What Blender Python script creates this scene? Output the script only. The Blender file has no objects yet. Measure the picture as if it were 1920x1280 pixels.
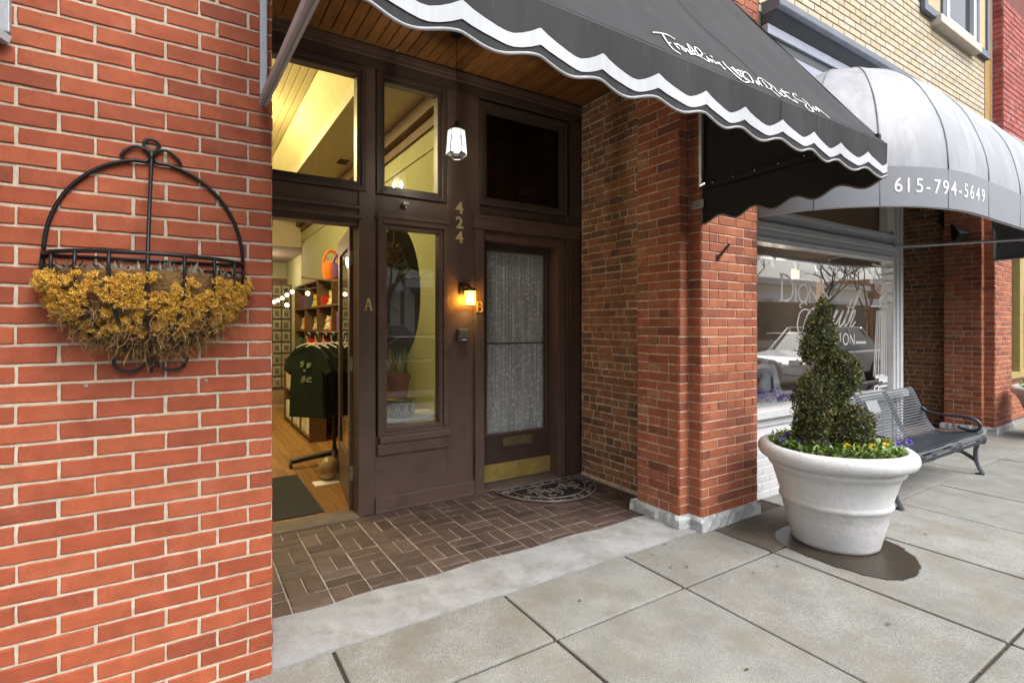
import bpy, bmesh, math, random
from mathutils import Vector, Matrix
from math import sin, cos, pi, radians, sqrt, atan2
random.seed(7)
S = bpy.context.scene
COL = S.collection

# ------------------------------------------------------------------ camera, sky, sun, exposure
TH = radians(32.37); FPX = 970.0; HOR = 610.0
CAM = Vector((-.315, -2.375, 1.457))
cd = bpy.data.cameras.new('camera'); cam = bpy.data.objects.new('camera', cd); COL.objects.link(cam)
cam.location = CAM; cam.rotation_euler = (pi/2, 0, -TH)
cd.sensor_width = 36; cd.lens = FPX/1920*36; cd.shift_y = (HOR-640)/1920
cd.clip_start = .05; cd.clip_end = 400
S.camera = cam
W = bpy.data.worlds.new('World'); S.world = W; W.use_nodes = True
nt = W.node_tree; nt.nodes.clear()
sky = nt.nodes.new('ShaderNodeTexSky'); sky.sky_type = 'NISHITA'; sky.sun_disc = False
sky.sun_elevation = radians(52); sky.sun_rotation = radians(160)
sky.air_density = 1.0; sky.dust_density = 5.0; sky.ozone_density = 1.0
hs = nt.nodes.new('ShaderNodeHueSaturation'); hs.inputs['Saturation'].default_value = .22
bg = nt.nodes.new('ShaderNodeBackground'); bg.inputs['Strength'].default_value = .15
wo = nt.nodes.new('ShaderNodeOutputWorld')
nt.links.new(sky.outputs[0], hs.inputs['Color']); nt.links.new(hs.outputs[0], bg.inputs[0]); nt.links.new(bg.outputs[0], wo.inputs[0])
sd = bpy.data.lights.new('sun', 'SUN'); sd.energy = .55; sd.angle = radians(60); sd.color = (1, .96, .9)
sun = bpy.data.objects.new('sun', sd); COL.objects.link(sun)
# sun over the street, high: direction towards the sun
_az = radians(160); _el = radians(52)
_d = Vector((sin(_az)*cos(_el), cos(_az)*cos(_el), sin(_el)))
sun.rotation_euler = _d.to_track_quat('Z', 'Y').to_euler(); sun.location = (0, -6, 12)
S.view_settings.view_transform = 'Standard'; S.view_settings.look = 'None'
S.view_settings.exposure = 1.3; S.view_settings.gamma = 1
S.view_settings.use_curve_mapping = False
S.cycles.max_bounces = 8; S.cycles.transparent_max_bounces = 12; S.cycles.use_denoising = True
S.cycles.sample_clamp_indirect = 6; S.cycles.caustics_reflective = False; S.cycles.caustics_refractive = False

def ray(px, py):
    a = (px-960)/FPX; b = (HOR-py)/FPX
    return Vector((sin(TH)+a*cos(TH), cos(TH)-a*sin(TH), b))
def on(px, py, ax, v):
    d = ray(px, py); i = 'xyz'.index(ax); return CAM+d*((v-CAM[i])/d[i])
def on_plane(px, py, p0, n):
    d = ray(px, py); return CAM+d*((p0-CAM).dot(n)/d.dot(n))
def proj(p):
    r = p-CAM; d = r.x*sin(TH)+r.y*cos(TH); l = r.x*cos(TH)-r.y*sin(TH)
    if d < .05: return None
    return (960+FPX*l/d, HOR-FPX*r.z/d, d)

# ------------------------------------------------------------------ materials
MATS = {}
def mat(name, col, rough=.6, metal=0, var=.12, vscale=8, bump=0, bscale=60, cols=None, rnd=0, spec=.5,
        stain=None, sscale=3, slo=.55, shi=.7, emit=None, estr=0, stretch=None, trans=0, coat=0, bdist=.002, alpha=None, fine=0):
    """Procedural surface: base colour (or a ramp 'cols' picked at random per piece), world-space mottling, stains and fine relief."""
    if name in MATS: return MATS[name]
    m = bpy.data.materials.new(name); m.use_nodes = True; MATS[name] = m
    n = m.node_tree.nodes; L = m.node_tree.links; b = n['Principled BSDF']
    b.inputs['Roughness'].default_value = rough; b.inputs['Metallic'].default_value = metal
    b.inputs['Specular IOR Level'].default_value = spec
    if coat: b.inputs['Coat Weight'].default_value = coat; b.inputs['Coat Roughness'].default_value = .15
    if trans: b.inputs['Transmission Weight'].default_value = trans
    geo = n.new('ShaderNodeNewGeometry'); vec = geo.outputs['Position']
    if stretch:
        mp = n.new('ShaderNodeMapping'); mp.inputs['Scale'].default_value = stretch
        L.new(vec, mp.inputs['Vector']); vec = mp.outputs[0]
    if cols:
        oi = n.new('ShaderNodeObjectInfo'); ad = n.new('ShaderNodeMath'); ad.operation = 'ADD'
        L.new(oi.outputs['Random'], ad.inputs[0]); L.new(geo.outputs['Random Per Island'], ad.inputs[1])
        fr = n.new('ShaderNodeMath'); fr.operation = 'FRACT'; L.new(ad.outputs[0], fr.inputs[0])
        cr = n.new('ShaderNodeValToRGB'); cr.color_ramp.interpolation = 'LINEAR'
        e = cr.color_ramp.elements
        while len(e) < len(cols): e.new(.5)
        for i, c in enumerate(cols): e[i].position = i/(len(cols)-1); e[i].color = (*c, 1)
        L.new(fr.outputs[0], cr.inputs[0]); c0 = cr.outputs[0]
    else:
        rg = n.new('ShaderNodeRGB'); rg.outputs[0].default_value = (*col, 1); c0 = rg.outputs[0]
    no = n.new('ShaderNodeTexNoise'); no.inputs['Scale'].default_value = vscale; no.inputs['Detail'].default_value = 6
    no.inputs['Roughness'].default_value = .65; L.new(vec, no.inputs['Vector'])
    mr = n.new('ShaderNodeMapRange'); mr.inputs['From Min'].default_value = .3; mr.inputs['From Max'].default_value = .7
    mr.inputs['To Min'].default_value = 1-var; mr.inputs['To Max'].default_value = 1+var; L.new(no.outputs['Fac'], mr.inputs['Value'])
    hv = n.new('ShaderNodeHueSaturation'); L.new(c0, hv.inputs['Color']); L.new(mr.outputs[0], hv.inputs['Value']); c1 = hv.outputs[0]
    if fine:
        nf = n.new('ShaderNodeTexNoise'); nf.inputs['Scale'].default_value = bscale*1.3; nf.inputs['Detail'].default_value = 3; L.new(vec, nf.inputs['Vector'])
        mf = n.new('ShaderNodeMapRange'); mf.inputs['From Min'].default_value = .3; mf.inputs['From Max'].default_value = .7
        mf.inputs['To Min'].default_value = 1-fine; mf.inputs['To Max'].default_value = 1+fine; L.new(nf.outputs['Fac'], mf.inputs['Value'])
        h2 = n.new('ShaderNodeHueSaturation'); L.new(c1, h2.inputs['Color']); L.new(mf.outputs[0], h2.inputs['Value']); c1 = h2.outputs[0]
    if stain:
        ns = n.new('ShaderNodeTexNoise'); ns.inputs['Scale'].default_value = sscale; ns.inputs['Detail'].default_value = 8; ns.inputs['Roughness'].default_value = .7
        L.new(vec, ns.inputs['Vector'])
        ms = n.new('ShaderNodeMapRange'); ms.inputs['From Min'].default_value = slo; ms.inputs['From Max'].default_value = shi; L.new(ns.outputs['Fac'], ms.inputs['Value'])
        mx = n.new('ShaderNodeMix'); mx.data_type = 'RGBA'; L.new(ms.outputs[0], mx.inputs['Factor'])
        L.new(c1, mx.inputs['A']); mx.inputs['B'].default_value = (*stain, 1); c1 = mx.outputs['Result']
    L.new(c1, b.inputs['Base Color'])
    if bump:
        nb = n.new('ShaderNodeTexNoise'); nb.inputs['Scale'].default_value = bscale; nb.inputs['Detail'].default_value = 5; L.new(vec, nb.inputs['Vector'])
        bp = n.new('ShaderNodeBump'); bp.inputs['Strength'].default_value = bump; bp.inputs['Distance'].default_value = bdist
        L.new(nb.outputs['Fac'], bp.inputs['Height']); L.new(bp.outputs[0], b.inputs['Normal'])
    if emit: b.inputs['Emission Color'].default_value = (*emit, 1); b.inputs['Emission Strength'].default_value = estr
    if alpha is not None: b.inputs['Alpha'].default_value = alpha
    return m
def lampglass(name, col, e, tr=.55):
    m = bpy.data.materials.new(name); m.use_nodes = True; n = m.node_tree.nodes; L = m.node_tree.links; n.clear()
    o = n.new('ShaderNodeOutputMaterial'); t = n.new('ShaderNodeBsdfTransparent'); t.inputs[0].default_value = (*col, 1)
    d = n.new('ShaderNodeBsdfTranslucent'); d.inputs[0].default_value = (*col, 1); g = n.new('ShaderNodeEmission'); g.inputs[0].default_value = (*col, 1); g.inputs[1].default_value = e
    a = n.new('ShaderNodeAddShader'); L.new(d.outputs[0], a.inputs[0]); L.new(g.outputs[0], a.inputs[1])
    x = n.new('ShaderNodeMixShader'); x.inputs[0].default_value = 1-tr; L.new(t.outputs[0], x.inputs[1]); L.new(a.outputs[0], x.inputs[2]); L.new(x.outputs[0], o.inputs[0]); return m
def glass_mat(name, tint=(1, 1, 1), ior=1.5, rough=0, boost=1.6):
    m = bpy.data.materials.new(name); m.use_nodes = True; n = m.node_tree.nodes; L = m.node_tree.links; n.clear()
    o = n.new('ShaderNodeOutputMaterial'); t = n.new('ShaderNodeBsdfTransparent'); t.inputs[0].default_value = (*tint, 1)
    g = n.new('ShaderNodeBsdfGlossy'); g.inputs['Roughness'].default_value = rough
    f = n.new('ShaderNodeFresnel'); f.inputs['IOR'].default_value = ior
    mu = n.new('ShaderNodeMath'); mu.operation = 'MULTIPLY'; mu.inputs[1].default_value = boost; mu.use_clamp = True
    x = n.new('ShaderNodeMixShader'); ge = n.new('ShaderNodeNewGeometry'); iv = n.new('ShaderNodeMath'); iv.operation = 'SUBTRACT'; iv.inputs[0].default_value = 1; L.new(ge.outputs['Backfacing'], iv.inputs[1])
    m2 = n.new('ShaderNodeMath'); m2.operation = 'MULTIPLY'; L.new(f.outputs[0], mu.inputs[0]); L.new(mu.outputs[0], m2.inputs[0]); L.new(iv.outputs[0], m2.inputs[1]); L.new(m2.outputs[0], x.inputs[0]); L.new(t.outputs[0], x.inputs[1]); L.new(g.outputs[0], x.inputs[2]); L.new(x.outputs[0], o.inputs[0])
    return m

BRK = mat('red_brick', (.4, .1, .05), .8, cols=[(.255, .056, .024), (.315, .068, .027), (.35, .080, .031), (.375, .092, .037), (.285, .062, .025)], var=.2, vscale=11,
          bump=.35, bscale=180, stain=(.40, .18, .11), sscale=2.6, slo=.54, shi=.95, fine=.12)
PIL = mat('pillar_brick', (.4, .1, .05), .85, cols=[(.18, .06, .036), (.30, .086, .043), (.345, .105, .05), (.37, .125, .062), (.28, .082, .042)], var=.2, vscale=9,
          bump=.5, bscale=120, stain=(.5, .25, .18), sscale=4, slo=.58, shi=.9, fine=.12)
OLD = mat('old_brick', (.3, .1, .05), .92, cols=[(.17, .105, .068), (.27, .135, .075), (.36, .165, .085), (.40, .20, .10), (.31, .155, .082), (.21, .125, .08), (.37, .18, .09), (.25, .14, .085)], var=.32, vscale=13,
          bump=.8, bscale=70, stain=(.36, .26, .16), sscale=6, slo=.58, shi=.85, bdist=.004, fine=.2)
YEL = mat('yellow_brick', (.6, .48, .3), .75, cols=[(.46, .385, .265), (.50, .42, .30), (.43, .35, .235), (.51, .455, .36), (.41, .36, .28)], var=.08, vscale=10, bump=.2, bscale=120)
FAR = mat('plum_brick', (.34, .09, .08), .85, cols=[(.26, .055, .045), (.33, .08, .065), (.38, .10, .08)], var=.2, vscale=5, bump=.3, bscale=100, stain=(.45, .25, .23), sscale=4)
OCH = mat('ochre_paint', (.36, .21, .055), .7, var=.12, vscale=8)
WHB = mat('white_painted_brick', (.6, .6, .62), .6, var=.05, bump=.2, bscale=120)
MOR = mat('mortar', (.54, .465, .365), .95, var=.2, vscale=25, bump=.6, bscale=220, fine=.12)
MORP = mat('pillar_mortar', (.72, .60, .46), .95, var=.2, vscale=18, bump=.6, bscale=200, fine=.12)
MORO = mat('old_mortar', (.62, .53, .40), .98, var=.3, vscale=12, bump=.9, bscale=90, bdist=.004, fine=.2)
MORY = mat('yellow_mortar', (.17, .11, .055), .95, var=.2, vscale=12)
MORF = mat('plum_mortar', (.16, .05, .04), .95, var=.2)
MORW = mat('white_mortar', (.64, .64, .66), .8, var=.05)
CON = mat('slab_concrete', (.3, .285, .25), .92, cols=[(.222, .224, .21), (.242, .243, .228), (.205, .207, .194)], var=.2, vscale=3.5, bump=.6, bscale=190, fine=.48, stain=(.185, .165, .13), sscale=2.6, slo=.47, shi=.72)
CONL = mat('smooth_concrete', (.33, .335, .345), .8, var=.16, vscale=4, bump=.25, bscale=140, stain=(.20, .195, .175), sscale=4.5, slo=.46, shi=.7, fine=.12)
GAP = mat('joint_dirt', (.045, .038, .03), 1, var=.4, vscale=40)
PAV = mat('brown_paver', (.1, .06, .045), .62, cols=[(.060, .039, .032), (.085, .055, .045), (.112, .076, .064), (.072, .049, .042), (.096, .060, .049)], var=.3, vscale=12, bump=.5, bscale=110, stain=(.19, .165, .15), sscale=4, slo=.56, shi=.85, fine=.22)
PAVM = mat('paver_mortar', (.40, .365, .33), .95, var=.25, vscale=10, bump=.5, bscale=150, stain=(.12, .1, .085), sscale=3, slo=.5, shi=.7)
STONE = mat('plinth_stone', (.46, .48, .49), .9, var=.25, vscale=14, bump=.9, bscale=50, bdist=.006, stain=(.24, .23, .2), sscale=7, slo=.55, shi=.75, fine=.12)
BRN = mat('brown_paint', (.128, .083, .066), .42, var=.14, vscale=5, bump=.15, bscale=90, stain=(.088, .058, .046), sscale=3, fine=.06)
BRD = mat('dark_brown_paint', (.072, .048, .039), .4, var=.18, vscale=5, bump=.12, bscale=90)
WOODC = mat('varnished_board', (.2, .085, .025), .45, cols=[(.15, .058, .016), (.21, .085, .024), (.25, .105, .03), (.18, .072, .02)], var=.3, vscale=5, stretch=(9, 1, 1))
SILLW = mat('weathered_sill', (.14, .11, .095), .8, var=.35, vscale=6, stretch=(1, 8, 8), bump=.4, bscale=60)
BLK = mat('black_awning_canvas', (.014, .0148, .019), .78, var=.25, vscale=3, bump=.25, bscale=400, spec=.35, stain=(.030, .032, .040), sscale=5, slo=.5, shi=.9, fine=.25)
BLKV = mat('black_valance_canvas', (.011, .0116, .0145), .8, var=.3, vscale=3, stretch=(6, 6, .8), bump=.15, bscale=60, stain=(.05, .052, .058), sscale=6, slo=.56, shi=.9)
BLKI = mat('black_awning_lining', (.011, .011, .012), .9, var=.2)
WHC = mat('white_canvas_print', (.46, .48, .51), .75, var=.08, vscale=6, stretch=(8, 8, .6), stain=(.4, .41, .43), sscale=5, slo=.58, shi=.8)
TRIM = mat('trim_cord', (.36, .36, .37), .8, var=.15, vscale=20)
TRIB = mat('brown_trim_cord', (.2, .16, .135), .8, var=.15, vscale=20)
GRYA = mat('pale_grey_awning', (.265, .278, .308), .5, var=.09, vscale=4, stretch=(2, 2, .5), bump=.1, bscale=300, stain=(.41, .42, .45), sscale=2, slo=.5, shi=.85)
GRYB = mat('grey_awning_band', (.205, .218, .245), .5, var=.06, vscale=2.5)
GRYI = mat('grey_awning_lining', (.13, .13, .14), .8, var=.1)
SEAM = mat('awning_seam', (.17, .18, .2), .6)
WHT = mat('white_paint', (.58, .59, .61), .45, var=.05, vscale=6, bump=.08, bscale=60)
VIN = mat('white_vinyl', (.85, .85, .86), .5, var=.02)
ALU = mat('aluminium', (.40, .42, .45), .45, metal=.35, var=.2, vscale=12, stretch=(30, 30, 2))
IRON = mat('black_iron', (.012, .012, .014), .42, metal=.3, var=.2, bump=.2, bscale=120)
RUST = mat('rusty_iron', (.05, .022, .014), .85, metal=.3, var=.4, vscale=40, bump=.5, bscale=150)
BRASS = mat('worn_brass', (.46, .34, .10), .42, metal=.3, var=.22, vscale=7, stain=(.2, .19, .1), sscale=6, slo=.55, shi=.8)
BRAL = mat('brass_numeral', (.72, .56, .28), .4, metal=.1, var=.1)
STEEL = mat('dull_steel', (.42, .4, .34), .5, metal=.6, var=.2, vscale=30)
BENCH = mat('bench_enamel', (.036, .044, .058), .38, var=.12, metal=.2, spec=.6)
PLAQ = mat('plaque_metal', (.3, .31, .33), .45, metal=.6, var=.2, vscale=80)
POT = mat('white_planter_paint', (.56, .565, .575), .55, var=.07, vscale=6, bump=.55, bscale=32, bdist=.006, stain=(.40, .40, .39), sscale=6, slo=.55, shi=.8, fine=.05)
DAMP = mat('damp_concrete', (.12, .105, .082), .8, var=.3, vscale=4, bump=.5, bscale=190, fine=.34, stain=(.07, .06, .045), sscale=3, slo=.45, shi=.75)
SOIL = mat('potting_soil', (.035, .025, .017), 1, var=.4, vscale=40, bump=1, bscale=60, bdist=.01)
BOX = mat('boxwood_leaf', (.05, .06, .02), .65, cols=[(.045, .06, .022), (.07, .092, .03), (.095, .12, .038), (.125, .135, .042), (.19, .13, .045), (.068, .09, .032), (.052, .07, .027)], var=.25, vscale=30, spec=.25)
BOXY = mat('boxwood_yellow_leaf', (.3, .25, .03), .5, cols=[(.24, .17, .03), (.28, .27, .04), (.16, .2, .04)], var=.2)
TWIG = mat('twig_bark', (.1, .065, .04), .9, var=.3, vscale=40)
LEAF = mat('pansy_leaf', (.1, .2, .03), .5, cols=[(.08, .15, .03), (.14, .23, .04), (.22, .31, .07), (.12, .19, .06)], var=.2, vscale=40)
PETY = mat('yellow_petal', (.75, .5, .015), .6, var=.1)
PETV = mat('violet_petal', (.06, .03, .26), .6, var=.2)
PETD = mat('pansy_eye', (.05, .015, .01), .7)
MOSY = mat('yellow_moss', (.5, .3, .05), .9, cols=[(.70, .38, .04), (.82, .50, .08), (.86, .58, .13), (.74, .42, .055), (.42, .21, .03)], var=.25, vscale=50)
COIR = mat('coir_fibre', (.25, .14, .05), .95, cols=[(.15, .08, .03), (.25, .14, .05), (.33, .2, .085), (.2, .11, .035)], var=.3, vscale=60)
COIRB = mat('coir_liner', (.2, .11, .04), 1, var=.45, vscale=30, bump=1, bscale=90, bdist=.01)
DRY = mat('dried_stems', (.25, .22, .15), .9, cols=[(.2, .14, .08), (.33, .31, .24), (.14, .13, .09)], var=.2)
WET = mat('wet_concrete', (.042, .033, .022), .32, var=.3, vscale=7, bump=.4, bscale=200, stain=(.04, .032, .022), sscale=4, slo=.5, shi=.8, fine=.2)
RUB = mat('black_rubber', (.022, .022, .023), .55, var=.25, vscale=30)
RUBW = mat('worn_rubber', (.27, .23, .21), .6, var=.5, vscale=14, stain=(.05, .05, .05), sscale=7, slo=.45, shi=.7)
DMAT = mat('charcoal_carpet', (.025, .026, .028), 1, var=.3, vscale=60, bump=.8, bscale=250)
GREEN = mat('green_wall_paint', (.36, .35, .17), .85, var=.04)
CEILP = mat('cream_ceiling_paint', (.62, .53, .27), .8, var=.05)
SOFF = mat('soffit_paint', (.50, .42, .30), .8, var=.05)
CROWN = mat('dark_crown_wood', (.12, .06, .025), .6, var=.25, stretch=(1, .2, 1))
OAK = mat('oak_floor', (.3, .15, .05), .4, cols=[(.22, .105, .032), (.29, .15, .048), (.34, .18, .06), (.25, .125, .04)], var=.3, vscale=5, stretch=(7, .7, 1))
SHELF = mat('shelf_wood', (.13, .07, .03), .6, var=.3, vscale=6, stretch=(1, 1, 6))
TAN = mat('tan_board', (.42, .28, .17), .8, var=.08, vscale=3)
TERRA = mat('terracotta', (.34, .13, .075), .8, var=.15, vscale=8)
CREAM = mat('cream_enamel', (.62, .6, .5), .5, var=.05)
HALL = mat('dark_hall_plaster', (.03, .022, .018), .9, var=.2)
ASPH = mat('asphalt', (.05, .05, .052), .9, var=.2, vscale=20, bump=.6, bscale=200)
LIME = mat('limestone', (.55, .5, .42), .8, var=.08, bump=.2, bscale=100)
SHUT = mat('slate_blue_paint', (.11, .135, .18), .6, var=.1, vscale=8)
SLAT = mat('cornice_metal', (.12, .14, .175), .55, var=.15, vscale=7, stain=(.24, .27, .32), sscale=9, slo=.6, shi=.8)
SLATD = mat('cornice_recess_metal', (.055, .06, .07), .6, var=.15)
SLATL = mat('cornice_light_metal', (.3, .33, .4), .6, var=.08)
GLA = glass_mat('window_glass', (.97, .98, .97), 1.5, 0, 2.6)
GLN = glass_mat('double_glazing', (.95, .97, .96), 1.5, 0, 4.5)
GLS = glass_mat('shop_window_glass', (.86, .88, .90), 1.5, 0, 4.2)
GLB = glass_mat('dark_glass', (.5, .5, .52), 1.5, 0, 1.7)
GLC = glass_mat('lamp_glass', (.96, .97, 1.0), 1.4, .15, 1)
PLASTIC = mat('black_plastic', (.02, .02, .02), .5)
CHROME = mat('bright_metal', (.6, .6, .6), .25, metal=1)

# ------------------------------------------------------------------ mesh helpers
def wl(o):
    v = Vector((0, 0, 0))
    while o is not None: v = v+o.location; o = o.parent
    return v
class MB:
    def __init__(s): s.v = []; s.f = []
    def add(s, vs, fs):
        k = len(s.v); s.v += [Vector(p) for p in vs]; s.f += [tuple(i+k for i in f) for f in fs]; return s
    def box(s, x0, x1, y0, y1, z0, z1):
        return s.add([(x0, y0, z0), (x1, y0, z0), (x1, y1, z0), (x0, y1, z0), (x0, y0, z1), (x1, y0, z1), (x1, y1, z1), (x0, y1, z1)],
                     [(0, 3, 2, 1), (4, 5, 6, 7), (0, 1, 5, 4), (1, 2, 6, 5), (2, 3, 7, 6), (3, 0, 4, 7)])
    def obox(s, c, ax, ay, az):
        c, ax, ay, az = map(Vector, (c, ax, ay, az))
        return s.add([c-ax-ay-az, c+ax-ay-az, c+ax+ay-az, c-ax+ay-az, c-ax-ay+az, c+ax-ay+az, c+ax+ay+az, c-ax+ay+az],
                     [(0, 3, 2, 1), (4, 5, 6, 7), (0, 1, 5, 4), (1, 2, 6, 5), (2, 3, 7, 6), (3, 0, 4, 7)])
    def ring(s, x0, x1, z0, z1, w, y0, y1, wb=None, wt=None):
        wb = w if wb is None else wb; wt = w if wt is None else wt
        s.box(x0, x0+w, y0, y1, z0, z1); s.box(x1-w, x1, y0, y1, z0, z1)
        s.box(x0+w, x1-w, y0, y1, z0, z0+wb); s.box(x0+w, x1-w, y0, y1, z1-wt, z1); return s
    def tube(s, pts, r, n=8, closed=False, sq=None):
        pts = [Vector(p) for p in pts]; m = len(pts); k = len(s.v); rr = r if isinstance(r, (list, tuple)) else [r]*m
        up = None
        for i, p in enumerate(pts):
            t = (pts[(i+1) % m]-pts[i-1]) if closed else (pts[min(i+1, m-1)]-pts[max(i-1, 0)])
            if t.length < 1e-9: t = Vector((0, 0, 1))
            t.normalize()
            if up is None: up = Vector((0, 0, 1)) if abs(t.z) < .9 else Vector((1, 0, 0))
            a = t.cross(up)
            if a.length < 1e-4: a = t.cross(Vector((1, .3, 0)))
            a.normalize(); bb = a.cross(t).normalized(); up = bb
            for j in range(n):
                q = 2*pi*j/n+pi/n
                wa, wb = (sq if sq else (1, 1))
                s.v.append(p+a*(cos(q)*rr[i]*wa)+bb*(sin(q)*rr[i]*wb))
        for i in range(m if closed else m-1):
            for j in range(n):
                a0 = k+i*n; b0 = k+((i+1) % m)*n
                s.f.append((a0+j, a0+(j+1) % n, b0+(j+1) % n, b0+j))
        if not closed:
            s.f.append(tuple(k+j for j in reversed(range(n)))); s.f.append(tuple(k+(m-1)*n+j for j in range(n)))
        return s
    def lathe(s, prof, c, n=32, cap=True, sx=1, sy=1):
        k = len(s.v); c = Vector(c)
        for r, z in prof:
            for j in range(n):
                a = 2*pi*j/n; s.v.append(c+Vector((r*cos(a)*sx, r*sin(a)*sy, z)))
        for i in range(len(prof)-1):
            for j in range(n):
                s.f.append((k+i*n+j, k+i*n+(j+1) % n, k+(i+1)*n+(j+1) % n, k+(i+1)*n+j))
        if cap:
            s.f.append(tuple(k+j for j in reversed(range(n)))); s.f.append(tuple(k+(len(prof)-1)*n+j for j in range(n)))
        return s
    def prism(s, poly, axis, a, b):
        """polygon (2D) extruded along axis between a and b"""
        k = len(s.v); n = len(poly)
        def P(u, v, w): return {'x': (w, u, v), 'y': (u, w, v), 'z': (u, v, w)}[axis]
        for w in (a, b):
            for u, v in poly: s.v.append(Vector(P(u, v, w)))
        s.f.append(tuple(k+i for i in reversed(range(n)))); s.f.append(tuple(k+n+i for i in range(n)))
        for i in range(n): s.f.append((k+i, k+(i+1) % n, k+n+(i+1) % n, k+n+i))
        return s
    def ball(s, c, rx, ry=None, rz=None, n=12, m=7):
        ry = ry or rx; rz = rz or rx; c = Vector(c); k = len(s.v)
        s.v.append(c+Vector((0, 0, -rz)))
        for i in range(1, m):
            t = -pi/2+pi*i/m
            for j in range(n):
                a = 2*pi*j/n; s.v.append(c+Vector((rx*cos(t)*cos(a), ry*cos(t)*sin(a), rz*sin(t))))
        s.v.append(c+Vector((0, 0, rz))); top = len(s.v)-1
        for j in range(n):
            s.f.append((k, k+1+(j+1) % n, k+1+j)); e = k+1+(m-2)*n; s.f.append((top, e+j, e+(j+1) % n))
        for i in range(m-2):
            for j in range(n):
                a = k+1+i*n; s.f.append((a+j, a+(j+1) % n, a+n+(j+1) % n, a+n+j))
        return s
    def stroke(s, pts, w, nrm, th=.002):
        """flat ribbon of width w along pts, lying on a surface with normal nrm, th thick"""
        pts = [Vector(p) for p in pts]; nrm = Vector(nrm).normalized(); m = len(pts); k = len(s.v)
        for i, p in enumerate(pts):
            t = pts[min(i+1, m-1)]-pts[max(i-1, 0)]
            if t.length < 1e-9: t = Vector((1, 0, 0))
            a = t.normalized().cross(nrm).normalized()*(w/2)
            s.v += [p-a, p+a, p+a+nrm*th, p-a+nrm*th]
        for i in range(m-1):
            q = k+i*4
            for j in range(4): s.f.append((q+j, q+(j+1) % 4, q+4+(j+1) % 4, q+4+j))
        s.f.append((k+3, k+2, k+1, k)); q = k+(m-1)*4; s.f.append((q, q+1, q+2, q+3)); return s
    def leaf(s, p, d, n, l, w):
        d = d.normalized(); a = d.cross(n)
        if a.length < 1e-5: a = Vector((1, 0, 0))
        a.normalize(); a = a*w
        return s.add([p, p+d*l*.5+a, p+d*l, p+d*l*.5-a], [(0, 1, 2, 3)])
    def build(s, name, m, parent=None, smooth=False, bevel=0, kind=None, recalc=False):
        off = wl(parent) if parent else Vector((0, 0, 0))
        me = bpy.data.meshes.new(name); me.from_pydata([tuple(p-off) for p in s.v], [], s.f); me.update()
        if recalc:
            bm = bmesh.new(); bm.from_mesh(me); bmesh.ops.recalc_face_normals(bm, faces=bm.faces); bm.to_mesh(me); bm.free()
        me.materials.append(m)
        if smooth:
            me.polygons.foreach_set('use_smooth', [True]*len(me.polygons))
        o = bpy.data.objects.new(name, me); COL.objects.link(o); o.parent = parent
        if smooth == 'auto':
            try:
                me.set_sharp_from_angle(angle=radians(40))
            except Exception: pass
        if bevel:
            b = o.modifiers.new('bevel', 'BEVEL'); b.width = bevel; b.segments = 2; b.limit_method = 'ANGLE'
        if kind: o['kind'] = kind
        return o
def tag(o, label, cat, group=None, kind=None):
    o['label'] = label
    if cat: o['category'] = cat
    if group: o['group'] = group
    if kind: o['kind'] = kind
    return o
def thing(name, loc, label, cat, group=None):
    o = bpy.data.objects.new(name, None); COL.objects.link(o); o.location = loc; o.empty_display_size = .1
    return tag(o, label, cat, group)
def struct(name, loc=(0, 0, 0), label=None):
    o = bpy.data.objects.new(name, None); COL.objects.link(o); o.location = loc; o['kind'] = 'structure'
    if label: o['label'] = label
    return o
def copy_tree(o, parent=None):
    c = o.copy(); COL.objects.link(c); c.parent = parent
    for ch in list(o.children): copy_tree(ch, c)
    return c
def curve(pts, n=6):
    """Catmull-Rom through pts"""
    P = [Vector(p) for p in pts]
    if len(P) < 3: return P
    out = []
    for i in range(len(P)-1):
        a = P[max(i-1, 0)]; b = P[i]; c = P[i+1]; d = P[min(i+2, len(P)-1)]
        for k in range(n):
            t = k/n
            out.append(.5*((2*b)+(c-a)*t+(2*a-5*b+4*c-d)*t*t+(3*b-a-3*c+d)*t**3))
    return out+[P[-1]]
def text_mb(txt, size, place, depth=.004, bold=0):
    """built-in font outlines as a mesh; place(x, y, z) maps glyph space to the world"""
    c = bpy.data.curves.new('t', 'FONT'); c.body = txt; c.size = size; c.extrude = depth/2; c.offset = bold; c.resolution_u = 4
    c.align_x = 'CENTER'
    o = bpy.data.objects.new('t', c); COL.objects.link(o)
    dg = bpy.context.evaluated_depsgraph_get(); me = o.evaluated_get(dg).to_mesh()
    mb = MB(); mb.add([place(*v.co) for v in me.vertices], [tuple(p.vertices) for p in me.polygons])
    o.evaluated_get(dg).to_mesh_clear(); bpy.data.objects.remove(o); bpy.data.curves.remove(c)
    return mb

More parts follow.
